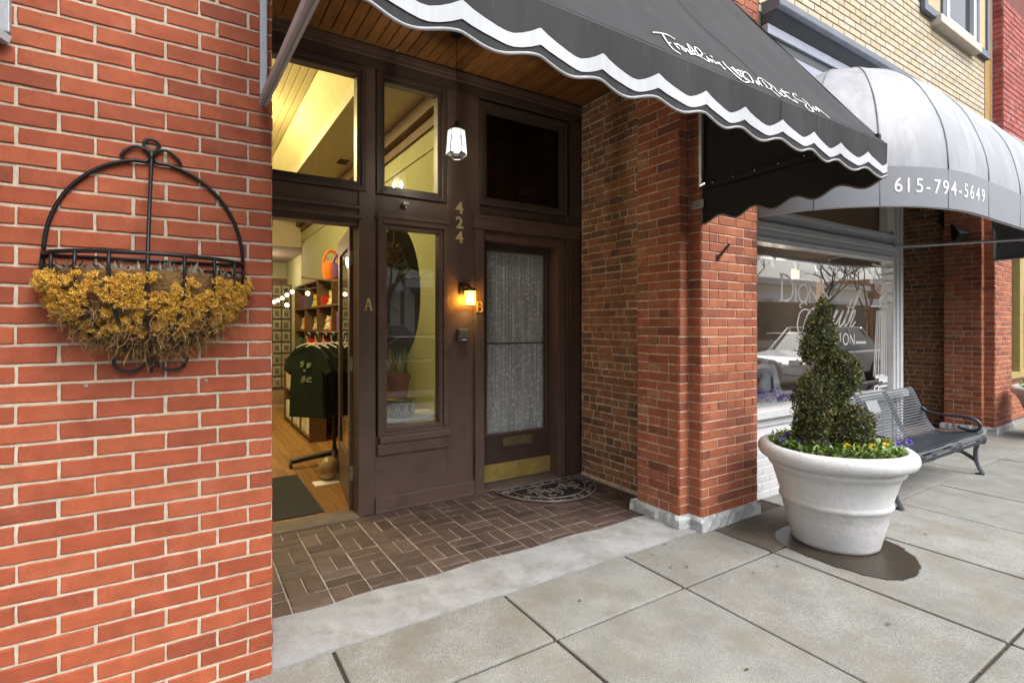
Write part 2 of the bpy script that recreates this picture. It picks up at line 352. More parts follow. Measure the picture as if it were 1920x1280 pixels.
# ------------------------------------------------------------------ bricks laid one by one
BCACHE = {}
def brick_mesh(L, H, m, rough, D=.05):
    v = random.randrange(5); key = (round(L, 3), round(H, 3), m.name, round(rough, 4), v, D)
    if key in BCACHE: return BCACHE[key]
    c = .0025+rough*.6; j = lambda s=1: random.uniform(-rough, rough)*s
    x, z = L/2, H/2
    q = [(-x, -z), (x, -z), (x, z), (-x, z)]
    nb = 6 if rough > .0012 else 2
    outer = []; inner = []
    for i in range(4):
        a = q[i]; b = q[(i+1) % 4]
        k = (nb if i % 2 == 0 else 2)
        for t in range(k):
            f = t/k; px = a[0]+(b[0]-a[0])*f; pz = a[1]+(b[1]-a[1])*f
            px += j(); pz += j(); outer.append((px, pz))
            sx = (1-c/x) ; sz = (1-c/z); inner.append((px*sx+j(.4), pz*sz+j(.4)))
    n = len(outer)
    vs = [(a, D, b) for a, b in outer]+[(a, c*.8+abs(j(.5)), b) for a, b in outer]+[(a, j(.6), b) for a, b in inner]
    fs = [tuple(2*n+i for i in range(n))]
    for i in range(n):
        k = (i+1) % n
        fs += [(n+i, n+k, 2*n+k, 2*n+i), (i, k, n+k, n+i)]
    me = bpy.data.meshes.new('brick'); me.from_pydata(vs, [], fs); me.materials.append(m); me.update()
    BCACHE[key] = me; return me
def lay(parent, faces, m, rough=.0006, cap=285, proud=.0035, name='brick', excl=None):
    """faces: list of (origin x, origin y, theta, [(u, z, len, h)...]). The pieces that show largest are objects, the rest one mesh."""
    allb = []
    for ox, oy, th, lst in faces:
        nrm = Vector((sin(th), -cos(th), 0))
        for (u, z, L, H) in lst:
            p = Vector((ox+u*cos(th), oy+u*sin(th), z)); r = proj(p); size = 0
            if r and -25 < r[0] < 1945 and -25 < r[1] < 1305 and nrm.dot(CAM-p) > 0 and not (excl and excl(p)):
                size = nrm.dot((CAM-p).normalized())*(L*H)/r[2]**2+1e-9
            allb.append((size, p, th, L, H, nrm))
    allb.sort(key=lambda t: -t[0])
    off = wl(parent); rest = MB()
    for i, (size, p, th, L, H, nrm) in enumerate(allb):
        me = brick_mesh(L, H, m, rough)
        pr = proud+random.uniform(-1, 1)*rough*1.2; loc = p+nrm*pr; tilt = random.uniform(-1, 1)*rough*3
        R = Matrix.Rotation(th, 4, 'Z') @ Matrix.Rotation(tilt, 4, 'Y')
        if size > 0 and i < cap:
            o = bpy.data.objects.new(name, me); COL.objects.link(o); o.parent = parent
            o.location = loc-off; o.rotation_euler = R.to_euler()
        else:
            T = Matrix.Translation(loc) @ R
            rest.add([T @ v.co for v in me.vertices], [tuple(f.vertices) for f in me.polygons])
    if rest.v: rest.build('brickwork', m, parent, kind='stuff')
def courses(z0, z1, ch=.0675, bh=.0575):
    k = 0; out = []
    while z0+k*ch+bh <= z1+.001: out.append((k, z0+k*ch+bh/2)); k += 1
    return out
def running(joints_even, joints_odd, z0, z1, ch=.0675, bh=.0575, jt=.01):
    out = []
    for k, z in courses(z0, z1, ch, bh):
        J = joints_even if k % 2 == 0 else joints_odd
        for a, b in zip(J[:-1], J[1:]): out.append(((a+b)/2+random.uniform(-.0012, .0012), z+random.uniform(-.0007, .0007), b-a-jt, bh))
    return out
def seq(a, b, step, first=None):
    out = [a]; x = a+(first if first else step)
    while x < b-.03: out.append(x); x += step
    out.append(b); return out
# ================================================================== GROUND
g = MB(); g.box(-200, 300, -120, 80, -.6, -.16); gr = g.build('ground', ASPH); gr['kind'] = 'structure'
r = MB(); r.box(-200, 300, -13.2, -3.7, -.2, -.14); rd = r.build('road', ASPH); rd['kind'] = 'structure'
k = MB(); k.box(-200, 300, -3.7, -3.5, -.2, 0); kb = k.build('kerb', CONL, bevel=.02); kb['kind'] = 'structure'
k = MB(); k.box(-200, 300, -20, -13.2, -.2, 0); kb = k.build('far_sidewalk', CON); kb['kind'] = 'structure'
sw = struct('sidewalk')
gb = MB()
b = MB(); b.box(-14, 30, -3.5, .6, -.12, -.012); b.build('joint_bed', GAP, sw)
XJ = [.25+.885*i for i in range(-6, 0)]+[.25, 1.145, 2.04, 2.89, 3.772, 4.65, 5.525, 6.39, 7.235, 8.1, 8.97, 9.85, 10.7, 11.6, 12.5]
YJ = [-3.5, -2.62, -1.59, -.455, .02]
for i in range(len(XJ)-1):
    for j in range(4):
        x0, x1, y0, y1 = XJ[i], XJ[i+1], YJ[j], YJ[j+1]
        if j == 3 and x0 > 2.7: y1 = .22 if x0 > 3 else .0
        gp = .0075 if j < 3 or x0 < 2.5 else .004
        mb = MB(); zz = random.uniform(-.0025, .0025)
        mb.box(x0+gp, x1-gp, y0+gp, y1-(gp if j < 3 else .002), -.1, zz)
        cx, cy = (x0+x1)/2, (y0+y1)/2
        mb.build('slab', DAMP if (j == 3 and 2.8 < x0 < 3) else CON, sw, bevel=.007)
for i in range(700):
    if random.random() < .5: p = Vector((random.choice(XJ[5:16])+random.gauss(0, .004), random.uniform(-2.6, .0), 0))
    else: p = Vector((random.uniform(-.6, 8), random.choice((-.455, -1.59))+random.gauss(0, .004), 0))
    p.z = -.002+random.uniform(-.006, .004); a = random.uniform(0, 6.3); gb.leaf(p, Vector((cos(a), sin(a), random.uniform(-.1, .2))), Vector((0, 0, 1)), random.uniform(.004, .014), random.uniform(.001, .004))
for i in range(420):
    p = Vector((random.uniform(-.3, 9), random.uniform(-2.6, .3), .004)); a = random.uniform(0, 6.3); gb.leaf(p, Vector((cos(a), sin(a), .03)), Vector((0, 0, 1)), random.uniform(.003, .009), random.uniform(.001, .003))
gb.build('grit', mat('grit_bits', (.1, .07, .04), .9, cols=[(.05, .04, .03), (.16, .11, .06), (.3, .24, .16)]), sw, kind='stuff')
# doorway floor: smooth concrete band and basket-weave pavers
df = struct('doorway_floor')
b = MB()
n = 26; vs = []
for i in range(n+1):
    x = -.25+3.0*i/n
    vs.append((x, .02+random.uniform(-.006, .006), .006)); vs.append((x, .40+.012*sin(i*1.1)+random.uniform(-.004, .004), .017))
for i in range(n): b.f.append((2*i, 2*i+2, 2*i+3, 2*i+1))
b.v = [Vector(p) for p in vs]
k0 = len(b.v)
for i in range(n+1): b.v.append(Vector((vs[2*i][0], vs[2*i][1], -.02)))
for i in range(n): b.f.append((k0+i, k0+i+1, 2*i+2, 2*i))
b.build('concrete_band', CONL, df)
b = MB(); b.box(-.3, 3.0, .37, 2.0, -.08, .009); b.build('paver_bed', PAVM, df)
PC = .205; gx, gy = .351, .567
pm = {}
def paver(w, d):
    v = random.randrange(4); key = (w, d, v)
    if key not in pm:
        me = MB(); c = .006; j = lambda: random.uniform(-.0018, .0018)
        q = [(-w/2, -d/2), (w/2, -d/2), (w/2, d/2), (-w/2, d/2)]
        q = [(a+j(), bb+j()) for a, bb in q]
        me.add([(a, bb, -.03) for a, bb in q]+[(a, bb, -.004) for a, bb in q]+[(a*(1-2*c/w), bb*(1-2*c/d), j()*.4) for a, bb in q],
               [(8, 9, 10, 11)]+[(4+i, 4+(i+1) % 4, 8+(i+1) % 4, 8+i) for i in range(4)]+[(i, (i+1) % 4, 4+(i+1) % 4, 4+i) for i in range(4)])
        o = bpy.data.meshes.new('paver'); o.from_pydata([tuple(p) for p in me.v], [], me.f); o.materials.append(PAV); pm[key] = o
    return pm[key]
for i in range(-3, 13):
    for j in range(-1, 6):
        cx, cy = gx+PC*(i+.5), gy+PC*(j+.5)
        if cx < -.25 or cx > 2.93 or cy > 1.62: continue
        w = PC-.0085; h = PC/2-.0075
        ps = [(cx, cy-PC/4, w, h), (cx, cy+PC/4, w, h)] if (i+j) % 2 == 0 else [(cx-PC/4, cy, h, w), (cx+PC/4, cy, h, w)]
        for px, py, ww, dd in ps:
            if py-dd/2 < .412:
                if py+dd/2 < .425: continue
                dd, py = py+dd/2-.40, (py+dd/2+.40)/2
                dd = round(dd, 4)
            o = bpy.data.objects.new('paver', paver(ww, dd)); COL.objects.link(o); o.parent = df
            o.location = (px, py, .0145+random.uniform(-.001, .0015)); o.rotation_euler = (random.uniform(-.004, .004), random.uniform(-.004, .004), random.uniform(-.008, .008))
b = MB(); b.box(-.2, .80, 1.5, 1.72, .0, .026); b.build('door_sill', SILLW, df, bevel=.006)
b = MB(); b.box(1.88, 2.72, 1.53, 1.76, .0, .032); b.build('door_sill', SILLW, df, bevel=.006)

# ================================================================== BRICK WALLS AND PILLARS
# left wall
lw = thing('brick_wall', (-1, 0, 0), 'orange red brick wall with pale mortar left of the open shop door', 'wall', None)
lw['kind'] = 'thing'
b = MB(); b.box(-4, -.004, .002, .5, 0, 3.56); b.build('mortar', MOR, lw)
A = [-3.8+.0]+[0]
def jn(seqb): return seqb
rowA = [-.203-.171-.2105*i for i in range(17, -1, -1)]+[-.203, 0]      # full brick at the corner
rowB = [-.093-.171-.2105*i for i in range(17, -1, -1)]+[-.093, 0]      # header at the corner
# course 0 sits so that a joint falls at z=.04
def lrows():
    out = []
    for kk, z in courses(-.022, 3.54):
        J = rowA if kk % 2 == 1 else rowB
        for a, c in zip(J[:-1], J[1:]):
            if c > -3.9: out.append(((a+c)/2+random.uniform(-.002, .002), z+random.uniform(-.0008, .0008), c-a-.0095+random.uniform(-.001, .001), .0572))
    return out
ret = []
for kk, z in courses(-.022, 3.54): ret.append((.05+.0, z, .098-.006, .0572)) if kk % 2 else ret.append((.1, z, .2-.01, .0572))
retB = []
for kk, z in courses(-.022, 3.54):
    for a, c in zip([0, .105, .315, .5], [.105, .315, .5, .51]) if kk % 2 == 0 else zip([0, .21, .42], [.21, .42, .5]):
        if c-a > .03: retB.append(((a+c)/2, z, c-a-.01, .0572))
lay(lw, [(0, 0, 0, lrows()), (-.004, 0, pi/2, retB)], BRK, rough=.0013, cap=292)
for (px, py) in ((161, 723), (387, 713)):
    p = on(px, py, 'y', -.008); m_ = MB(); m_.tube([p+Vector((0, .01, 0)), p], .006, 10); m_.tube([p, p+Vector((0, -.003, 0))], .0028, 8); m_.build('anchor_bolt', STEEL, lw)

PIO = mat('repointed_brick', (.3, .13, .07), .9, cols=[(.22, .10, .055), (.36, .15, .075), (.40, .125, .06), (.33, .10, .055), (.42, .22, .11)], var=.28, vscale=12, bump=.7, bscale=80, stain=(.42, .33, .22), sscale=6, slo=.58, shi=.85, fine=.15)
def pillar(dx, lab, cap, upto=4.6):
    t = thing('brick_pillar', (dx+3.1, .2, 0), lab, 'pillar'); t['kind'] = 'thing'
    x0, x1, xi = dx+2.777, dx+3.448, dx+2.68
    m_ = MB(); m_.box(x0+.004, x1-.004, .003, .52, .05, upto); m_.box(xi+.004, x0+.01, .113, .517, .05, upto); m_.build('mortar', MORP, t)
    H0 = [x0, x0+.08, x0+.185]; full = [x0, x0+.082, x0+.29, x0+.499, x1]; alt = [x0, x0+.186, x0+.394, x0+.6, x1]
    fr = []
    for kk, z in courses(.1, upto):
        J = full if kk % 2 == 0 else alt
        if kk % 6 == 5: J = [x0, x0+.08, x0+.186, x0+.29, x0+.394, x0+.499, x0+.6, x1]
        for a, c in zip(J[:-1], J[1:]): fr.append(((a+c)/2-x0, z+random.uniform(-.001, .001), c-a-.008, .0595))
    fr = [f for f in fr]
    no = [(.055, z+random.uniform(-.001, .001), .102, .0595) for kk, z in courses(.1, upto)]          # notch face towards -x: u runs to -y
    st = [(.0485, z+random.uniform(-.001, .001), .094, .0595) for kk, z in courses(.1, upto)]         # strip
    inn = []
    for kk, z in courses(.1, upto):
        J = [0, .11, .31, .41] if kk % 2 == 0 else [0, .2, .41]
        if kk % 3 == 0: J = [0, .11, .22, .31, .41]
        for a, c in zip(J[:-1], J[1:]): inn.append(((a+c)/2, z+random.uniform(-.002, .002), c-a-.009, .0585))
    ex = (lambda p: (2.42 < p.z < 3.62) or (p.z > 2.25 and p.y < .05 and p.z < 3.62)) if dx == 0 else (lambda p: p.z > 2.75)
    lay(t, [(x0, 0, 0, fr), (x0, .11, -pi/2, no), (xi, .11, 0, st), (xi, .52, -pi/2, [q for q in inn if q[0] > .2])], PIL, rough=.0013, cap=205, excl=ex)
    lay(t, [(xi, .52, -pi/2, [q for q in inn if q[0] <= .2])], PIO, rough=.0022, cap=88, excl=ex, proud=.003)
    # rough stone plinth
    pl = MB(); o = .022
    poly = [(xi-o-.02, .56), (xi-o-.01, .11-o), (x0-o+.004, .11-o-.012), (x0-o, -o-.004), (x0+.25, -o-.006), (x0+.46, -o+.004), (x1+o*.6, -o), (x1+o*.6, .5)]
    fine = []
    for i in range(len(poly)-1):
        a, c = poly[i], poly[i+1]; kn = max(2, int(sqrt((a[0]-c[0])**2+(a[1]-c[1])**2)/.035))
        for q in range(kn): fine.append((a[0]+(c[0]-a[0])*q/kn, a[1]+(c[1]-a[1])*q/kn))
    fine.append(poly[-1]); nf = len(fine); cx, cy = x0+.15, .3
    for (z, sc) in ((0, 1.0), (.03, 1.0), (.075, .995), (.098, .975), (.1, .9)):
        for (a, c) in fine:
            jj = random.uniform(-.011, .011) if z > 0 else 0
            pl.v.append(Vector((cx+(a-cx)*sc+jj, cy+(c-cy)*sc+jj*.8, z+(random.uniform(-.012, .004) if z > .05 else 0))))
    for q in range(4):
        for i in range(nf-1): pl.f.append((q*nf+i, q*nf+i+1, (q+1)*nf+i+1, (q+1)*nf+i))
    pl.f.append(tuple(4*nf+i for i in range(nf)))
    pl.build('plinth', STONE, t)
    return t
pl1 = pillar(0, 'red brick pillar with stone plinth beside the doorway and rusty iron strap', 292)
pl2 = pillar(6.03, 'far red brick pillar beyond the metal bench', 292)
hk = MB()
a = on(1347, 483, 'y', -.012); c = on(1368, 457, 'y', -.06)
hk.obox((a+c)/2, (c-a)/2, Vector((.004, 0, .0)), (c-a).normalized().cross(Vector((1, 0, 0)))*.013)
hk.obox(a+Vector((0, .006, 0)), (.016, 0, 0), (0, .005, 0), (0, 0, .022))
hk.tube([a+Vector((0, -.004, 0)), a+Vector((0, -.016, 0))], .006, 8)
tag(hk.build('iron_strap', RUST, bevel=.002), 'rusty iron strap sticking out of the front of the brick pillar', 'bracket')

# old recess walls
def oldwall(x, y0, y1, z1, lab, cap, lean=0, seed=3):
    random.seed(seed)
    t = thing('old_brick_wall', (x, y0, 0), lab, 'wall'); t['kind'] = 'thing'
    m_ = MB(); m_.box(x+.004, x+.3, y0, y1, 0, z1); m_.build('mortar', MORO, t)
    L = y1-y0; lst = []; z = .035; kk = 0
    while z < z1-.05:
        bh = random.uniform(.051, .061); u = -random.uniform(0, .1)
        while u < L:
            w = random.choice([.19, .195, .2, .2, .1, .185]) if kk % 5 else random.choice([.095, .1, .1])
            a, c = max(u, .002), min(u+w, L-.002)
            if c-a > .03: lst.append(((a+c)/2, z+bh/2+random.uniform(-.003, .003)+lean*(a-L/2), c-a-random.uniform(.008, .014), bh))
            u += w
        z += bh+.0115; kk += 1
    lay(t, [(x, y1, -pi/2, lst)], OLD, rough=.003, cap=cap, proud=.003)
    return t
ow1 = oldwall(2.955, .50, 1.52, 3.58, 'weathered brown brick side wall inside the doorway recess', 292)
b = MB(); b.box(2.925, 2.956, .5, 1.5, .0, .045); b.build('mortar_skirt', MORO, ow1, bevel=.012)
ow2 = oldwall(9.0, .52, 2.6, 3.4, 'dark brick side wall in the far doorway recess behind the bench', 280, seed=5)
random.seed(21)
ow3 = thing('plaster_side_wall', (-.25, .5, 0), 'hidden brick side wall of the recess behind the left wall', 'wall'); ow3['kind'] = 'thing'
b = MB(); b.box(-.5, -.22, .5, 1.54, 0, 3.58); b.build('mortar', MORO, ow3)

# upper facade over the first shop (above the awning), with a few bricks showing beside it
uf = thing('upper_brick_wall', (1, 0, 3.6), 'red brick wall above the black awning', 'wall'); uf['kind'] = 'thing'
b = MB(); b.box(-4, 2.776, .004, .4, 3.60, 7.5); b.box(2.776, 3.449, .004, .4, 4.62, 7.5); b.build('mortar', MORP, uf)
fl = [((a+c)/2, z, c-a-.008, .0595) for kk, z in courses(3.62, 5.0) for a, c in zip(seq(.9, 2.77, .21, .105 if kk % 2 else .21)[:-1], seq(.9, 2.77, .21, .105 if kk % 2 else .21)[1:])]
lay(uf, [(0, 0, 0, fl)], PIL, rough=.001, cap=20, excl=lambda p: p.z < 3.9)

# yellow brick storey over the second shop
yw = thing('yellow_brick_wall', (6, 0, 4), 'pale yellow brick upper wall with shuttered window above the grey awning', 'wall'); yw['kind'] = 'thing'
b = MB(); b.box(3.452, 8.42, .004, .4, 3.5, 7.5); b.build('mortar', MORY, yw)
yl = []
for kk, z in courses(3.90, 5.75, .067, .0595):
    J = seq(3.46, 8.4, .205, .1 if kk % 2 else .205)
    for a, c in zip(J[:-1], J[1:]):
        if 6.98 < (a+c)/2 < 7.98 and z > 4.86: continue
        yl.append(((a+c)/2, z, c-a-.009, .057))
def yex(p):
    r = proj(p); return r[1] < -8 or (r[1] > 140+.6*(r[0]-1600) and r[0] > 1560) or r[0] < 1425
lay(yw, [(0, 0, 0, yl)], YEL, rough=.0005, cap=292, excl=yex)
b = MB(); b.box(8.42, 8.64, -.004, .4, 3.3, 7.5); b.build('painted_edge', OCH, yw)
b = MB(); b.box(8.64, 8.665, -.01, .4, 3.3, 7.5); b.build('edge_strip', WHT, yw)
# window with shutters and limestone sill
b = MB(); b.ring(7.02, 7.94, 4.90, 6.6, .085, -.055, .003); win = b.build('window', WHT, yw, bevel=.004)
b = MB(); b.box(7.1, 7.86, -.012, -.004, 4.98, 6.52); b.build('pane', mat('night_glass', (.018, .026, .036), .08, spec=.7, var=.3, vscale=1.5), win)
b = MB(); b.box(7.1, 7.86, -.04, -.012, 5.72, 5.77); b.build('sash_rail', WHT, win)
b = MB(); b.box(6.72, 7.97, -.10, .06, 4.80, 4.895); b.build('sill', LIME, yw, bevel=.008)
for (a, c) in ((6.42, 6.99), (7.97, 8.42)):
    b = MB(); b.ring(a, c, 4.86, 6.6, .085, -.055, -.012); sh = b.build('shutter', SHUT, yw, bevel=.004)
    b = MB(); b.box(a+.085, c-.085, -.03, -.016, 4.945, 6.515); b.build('shutter_panel', mat('tan_shutter_paint', (.45, .35, .2), .6), sh)
# steel cornice
cn = thing('cornice_beam', (6, -.05, 3.85), 'slate blue metal cornice below the yellow brick', 'cornice')
def prof(poly, name, m): MB().prism(poly, 'x', 3.50, 8.6).build(name, m, cn, bevel=.006)
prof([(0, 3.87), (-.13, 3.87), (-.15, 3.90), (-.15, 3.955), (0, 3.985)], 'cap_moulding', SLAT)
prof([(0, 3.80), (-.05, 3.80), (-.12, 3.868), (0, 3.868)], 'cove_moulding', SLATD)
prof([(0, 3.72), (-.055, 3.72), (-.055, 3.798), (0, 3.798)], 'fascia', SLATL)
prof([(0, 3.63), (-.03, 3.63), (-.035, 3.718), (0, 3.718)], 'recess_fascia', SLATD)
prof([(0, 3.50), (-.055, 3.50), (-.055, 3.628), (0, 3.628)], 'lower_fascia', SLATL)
# plum brick building beyond
fb = thing('plum_brick_building', (10, -.1, 0), 'dark red brick building standing past the yellow brick', 'building')
b = MB(); b.box(8.67, 16, -.112, .4, 3.3, 7.5); b.build('mortar', MORF, fb)
f1 = []; f2 = []
for kk, z in courses(3.4, 5.7, .072, .0625):
    f2.append((.055, z, .108, .0625))
    J = seq(8.67, 11.6, .215, .11 if kk % 2 else .215)
    for a, c in zip(J[:-1], J[1:]): f1.append(((a+c)/2, z, c-a-.008, .0625))
lay(fb, [(0, -.115, 0, f1), (8.667, 0, -pi/2, f2)], FAR, rough=.0015, cap=250, proud=.003)
# ================================================================== WOODEN SHOPFRONT IN THE RECESS
random.seed(31)
sf = thing('wood_shopfront', (1.4, 1.55, 0), 'dark brown painted wooden shopfront with two doors and transom windows', 'shopfront')
def part(name, boxes, m=BRN, parent=None, bevel=.004):
    mb = MB()
    for q in boxes: mb.box(*q)
    return mb.build(name, m, parent or sf, bevel=bevel)
part('head_beam', [(-.22, 2.953, 1.545, 1.66, 3.425, 3.58)], BRD)
part('crown_trim', [(-.22, 2.953, 1.505, 1.545, 3.535, 3.578), (-.22, 2.953, 1.522, 1.545, 3.505, 3.535)], BRN)
part('post', [(.80, .930, 1.55, 1.67, 0, 3.425), (.795, .815, 1.60, 1.72, 0, 2.235)])
part('post', [(-.22, -.12, 1.55, 1.67, 0, 3.425)])
part('cross_rail', [(-.12, .80, 1.56, 1.67, 2.245, 2.475), (-.12, .81, 1.535, 1.56, 2.335, 2.36), (-.12, .825, 1.53, 1.56, 2.262, 2.290), (-.12, .80, 1.57, 1.68, 2.215, 2.245)])
part('number_board', [(1.542, 1.845, 1.562, 1.66, 0, 3.425)])
part('cross_rail', [(.930, 1.542, 1.565, 1.66, 2.29, 2.475)])
part('cross_rail', [(1.845, 2.80, 1.562, 1.66, 2.395, 2.505)], BRD)
part('lower_panel', [(.930, 1.542, 1.558, 1.66, .0, .60)])
part('baseboard', [(.925, 1.787, 1.532, 1.562, .012, .128), (.925, 1.787, 1.526, 1.532, .012, .030)])
part('corner_post', [(2.79, 2.953, 1.53, 1.67, 0, 3.425), (2.815, 2.93, 1.515, 1.53, .0, 2.28)], BRD)
# transoms
def window(name, x0, x1, z0, z1, fw, yf, glass, m=BRN, parent=None, yb=1.64, inner=.018, pane='pane', gl=None):
    mb = MB(); mb.ring(x0, x1, z0, z1, fw*.55, yf, yb); mb.ring(x0+fw*.55, x1-fw*.55, z0+fw*.55, z1-fw*.55, fw*.45, yf+inner, yb)
    o = mb.build(name, m, parent or sf, bevel=.004)
    mb = MB(); mb.box(x0+fw, x1-fw, yb-.03, yb-.025, z0+fw, z1-fw); mb.build(pane, gl or GLA, o); return o
window('transom_window', -.12, .858, 2.475, 3.42, .07, 1.535, 1, BRD)
window('transom_window', .935, 1.522, 2.475, 3.42, .07, 1.54, 1, BRD)
window('transom_window', 1.84, 2.812, 2.500, 3.395, .07, 1.53, 1, BRD, gl=GLB)
# sidelight with sill and apron
sl = window('sidelight_window', .946, 1.54, .585, 2.29, .075, 1.535, 1, gl=GLN)
part('sill', [(.952, 1.545, 1.500, 1.55, .548, .60)], BRN, sl, .006)
part('apron', [(.94, 1.54, 1.522, 1.556, .455, .546)], BRN, sl, .005)
part('head_trim', [(.935, 1.55, 1.522, 1.535, 2.292, 2.318)], BRN, sl)
# right doorway casing and door
part('door_casing', [(1.788, 1.876, 1.525, 1.70, 0, 2.285), (2.70, 2.788, 1.56, 1.72, 0, 2.285), (1.775, 2.93, 1.515, 1.56, 2.285, 2.395), (1.77, 2.94, 1.505, 1.56, 2.375, 2.405), (1.876, 2.70, 1.56, 1.72, 2.20, 2.285)], BRN)
dr = MB(); dr.box(1.88, 1.985, 1.695, 1.74, .034, 2.20); dr.box(2.655, 2.775, 1.695, 1.74, .034, 2.20); dr.box(1.985, 2.655, 1.695, 1.74, .034, .465); dr.box(1.985, 2.655, 1.695, 1.74, 2.135, 2.20)
door = dr.build('door', BRD, sf, bevel=.004)
mb = MB(); mb.ring(1.975, 2.665, .455, 2.145, .016, 1.685, 1.70); mb.build('glazing_bead', BRN, door)
mb = MB(); mb.box(1.985, 2.655, 1.712, 1.716, .465, 2.135); mb.build('pane', GLA, door)
mb = MB(); mb.box(1.90, 2.772, 1.688, 1.695, .040, .195); mb.build('kick_plate', BRASS, door, bevel=.001)
mb = MB(); mb.ring(2.165, 2.49, .342, .428, .014, 1.684, 1.695); mb.box(2.18, 2.476, 1.688, 1.694, .357, .414); mb.build('mail_slot', mat('tarnished_brass', (.24, .2, .11), .5, .7, var=.3, vscale=20), door, bevel=.002)
mb = MB(); mb.box(1.90, 1.945, 1.682, 1.695, .86, 1.16); mb.tube(curve([(1.922, 1.69, 1.10), (1.922, 1.64, 1.10), (1.922, 1.63, 1.03), (1.922, 1.65, .96), (1.922, 1.69, .93)], 5), .009, 8); mb.ball((1.922, 1.67, 1.13), .018); mb.build('handle', BRASS, door, smooth='auto')
# open door leaf with hinges
lf = MB(); X0, X1 = .768, .806
lf.box(X0, X1, 1.69, 1.80, .03, 2.225); lf.box(X0, X1, 2.46, 2.57, .03, 2.225); lf.box(X0, X1, 1.80, 2.46, .03, .40); lf.box(X0, X1, 1.80, 2.46, 2.08, 2.225)
def swing(m_):
    for v in m_.v: v.x += (v.y-1.69)*.15
    return m_
leaf = swing(lf).build('open_door', BRN, sf, bevel=.003)
mb = MB(); mb.box(X0+.015, X0+.02, 1.80, 2.46, .40, 2.08); swing(mb).build('pane', GLA, leaf)
for z in (1.98, 1.16, .31):
    mb = MB(); mb.box(X0+.004, X0+.036, 1.684, 1.69, z-.055, z+.055); mb.tube([(X1-.002, 1.68, z-.055), (X1-.002, 1.68, z+.055)], .006, 8)
    for q in (-.035, .0, .035): mb.ball((X0+.014+(.008 if q else 0), 1.683, z+q), .004, n=6, m=4)
    mb.build('hinge', STEEL, leaf)
# lettering and numerals, 4 mm thick
def glyph(txt, x, z, size, y=1.558, m=BRAL, nm='numeral', bold=.003, sh=0):
    text_mb(txt, size, lambda a, b_, c: (x+a+sh*b_, y-c, z+b_), .006, bold).build(nm, m, sf)
for i, ch in enumerate('424'):
    glyph(ch, 1.655, [2.405, 2.280, 2.155][i], .135, sh=-.06, bold=.0035)
def strokes(lst, w, y, name, m, th=.005):
    mb = MB()
    for ww, pts in lst: mb.stroke([(a, y, c) for a, c in pts], ww, (0, -1, 0), th)
    return mb.build(name, m, sf)
ax, az, H = .873, 1.572, .092
strokes([(.007, [(ax-.022, az+.006), (ax-.002, az+H)]), (.014, [(ax+.002, az+H), (ax+.022, az+.006)]), (.007, [(ax-.014, az+.032), (ax+.015, az+.032)]),
         (.006, [(ax-.034, az+.003), (ax-.01, az+.003)]), (.006, [(ax+.01, az+.003), (ax+.036, az+.003)])], 0, 1.549, 'letter', BRAL)
bx, bz = 1.815, 1.570
cb = [(bx+.012+.022*cos(t), bz+.068+.022*sin(t)) for t in [pi/2-i*pi/8 for i in range(9)]]; cb2 = [(bx+.014+.026*cos(t), bz+.026+.024*sin(t)) for t in [pi/2-i*pi/8 for i in range(9)]]
strokes([(.013, [(bx-.01, bz), (bx-.01, bz+.092)]), (.010, cb), (.011, cb2), (.006, [(bx-.024, bz+.003), (bx+.016, bz+.003)]), (.006, [(bx-.024, bz+.089), (bx+.014, bz+.089)]), (.006, [(bx-.01, bz+.048), (bx+.014, bz+.048)])], 0, 1.524, 'letter', BRAL)
mb = MB(); p = on(759, 384, 'y', 1.55); mb.box(p.x-.022, p.x+.022, 1.52, 1.565, p.z-.004, p.z+.016); mb.tube([(p.x+.004, 1.54, p.z), (p.x+.004, 1.535, p.z-.035)], .006, 8); mb.build('door_bracket', STEEL, sf)

# recess ceiling of narrow varnished boards
rc = struct('recess_ceiling')
b = MB(); b.box(-.5, 3.25, .01, 1.7, 3.6, 3.7); b.build('backing', BRD, rc)
pw = .082; i = 0; x = -.24
while x < 2.95:
    w = min(pw-.006, 2.952-x)
    MB().box(x, x+w, .02, 1.50, 3.580, 3.600).build('plank', WOODC, rc, bevel=.006); x += pw; i += 1

# pendant lantern on a chain
px, py = 1.35, 1.00; LZ = .092
pd = thing('pendant_lantern', (px, py, 2.66), 'small lit hexagonal glass lantern hanging by a chain from the board ceiling', 'lantern')
mb = MB()
z = 2.925; i = 0
while z < 3.57:
    a = (1, 0, 0) if i % 2 else (0, 1, 0); A = Vector(a)
    mb.tube([Vector((px, py, z))+A*(.007*cos(t))+Vector((0, 0, .014*sin(t))) for t in [k_*2*pi/8 for k_ in range(8)]], .0018, 5, closed=True); z += .024; i += 1
mb.build('chain', IRON, pd); mb = MB(); mb.lathe([(.05, 3.555), (.05, 3.57), (.03, 3.578)], (px, py, 0), 16); mb.build('ceiling_rose', IRON, pd)
mb = MB(); R0, R1 = .062, .078; hx = [(cos(pi/6+k_*pi/3), sin(pi/6+k_*pi/3)) for k_ in range(6)]
for c, s_ in hx: mb.tube([(px+c*R0, py+s_*R0, (2.772+LZ)), (px+c*R1, py+s_*R1, (2.60+LZ))], .004, 5); mb.tube([(px+c*R1, py+s_*R1, (2.60+LZ)), (px+c*.045, py+s_*.045, (2.572+LZ))], .0035, 5)
for zz, R in (((2.772+LZ), R0), ((2.60+LZ), R1), ((2.572+LZ), .045)): mb.tube([(px+c*R, py+s_*R, zz) for c, s_ in hx], .004, 5, closed=True)
mb.lathe([(.062, (2.772+LZ)), (.05, (2.79+LZ)), (.02, (2.81+LZ)), (.012, (2.835+LZ))], (px, py, 0), 6); mb.build('lantern_frame', IRON, pd)
mb = MB(); k_ = 0
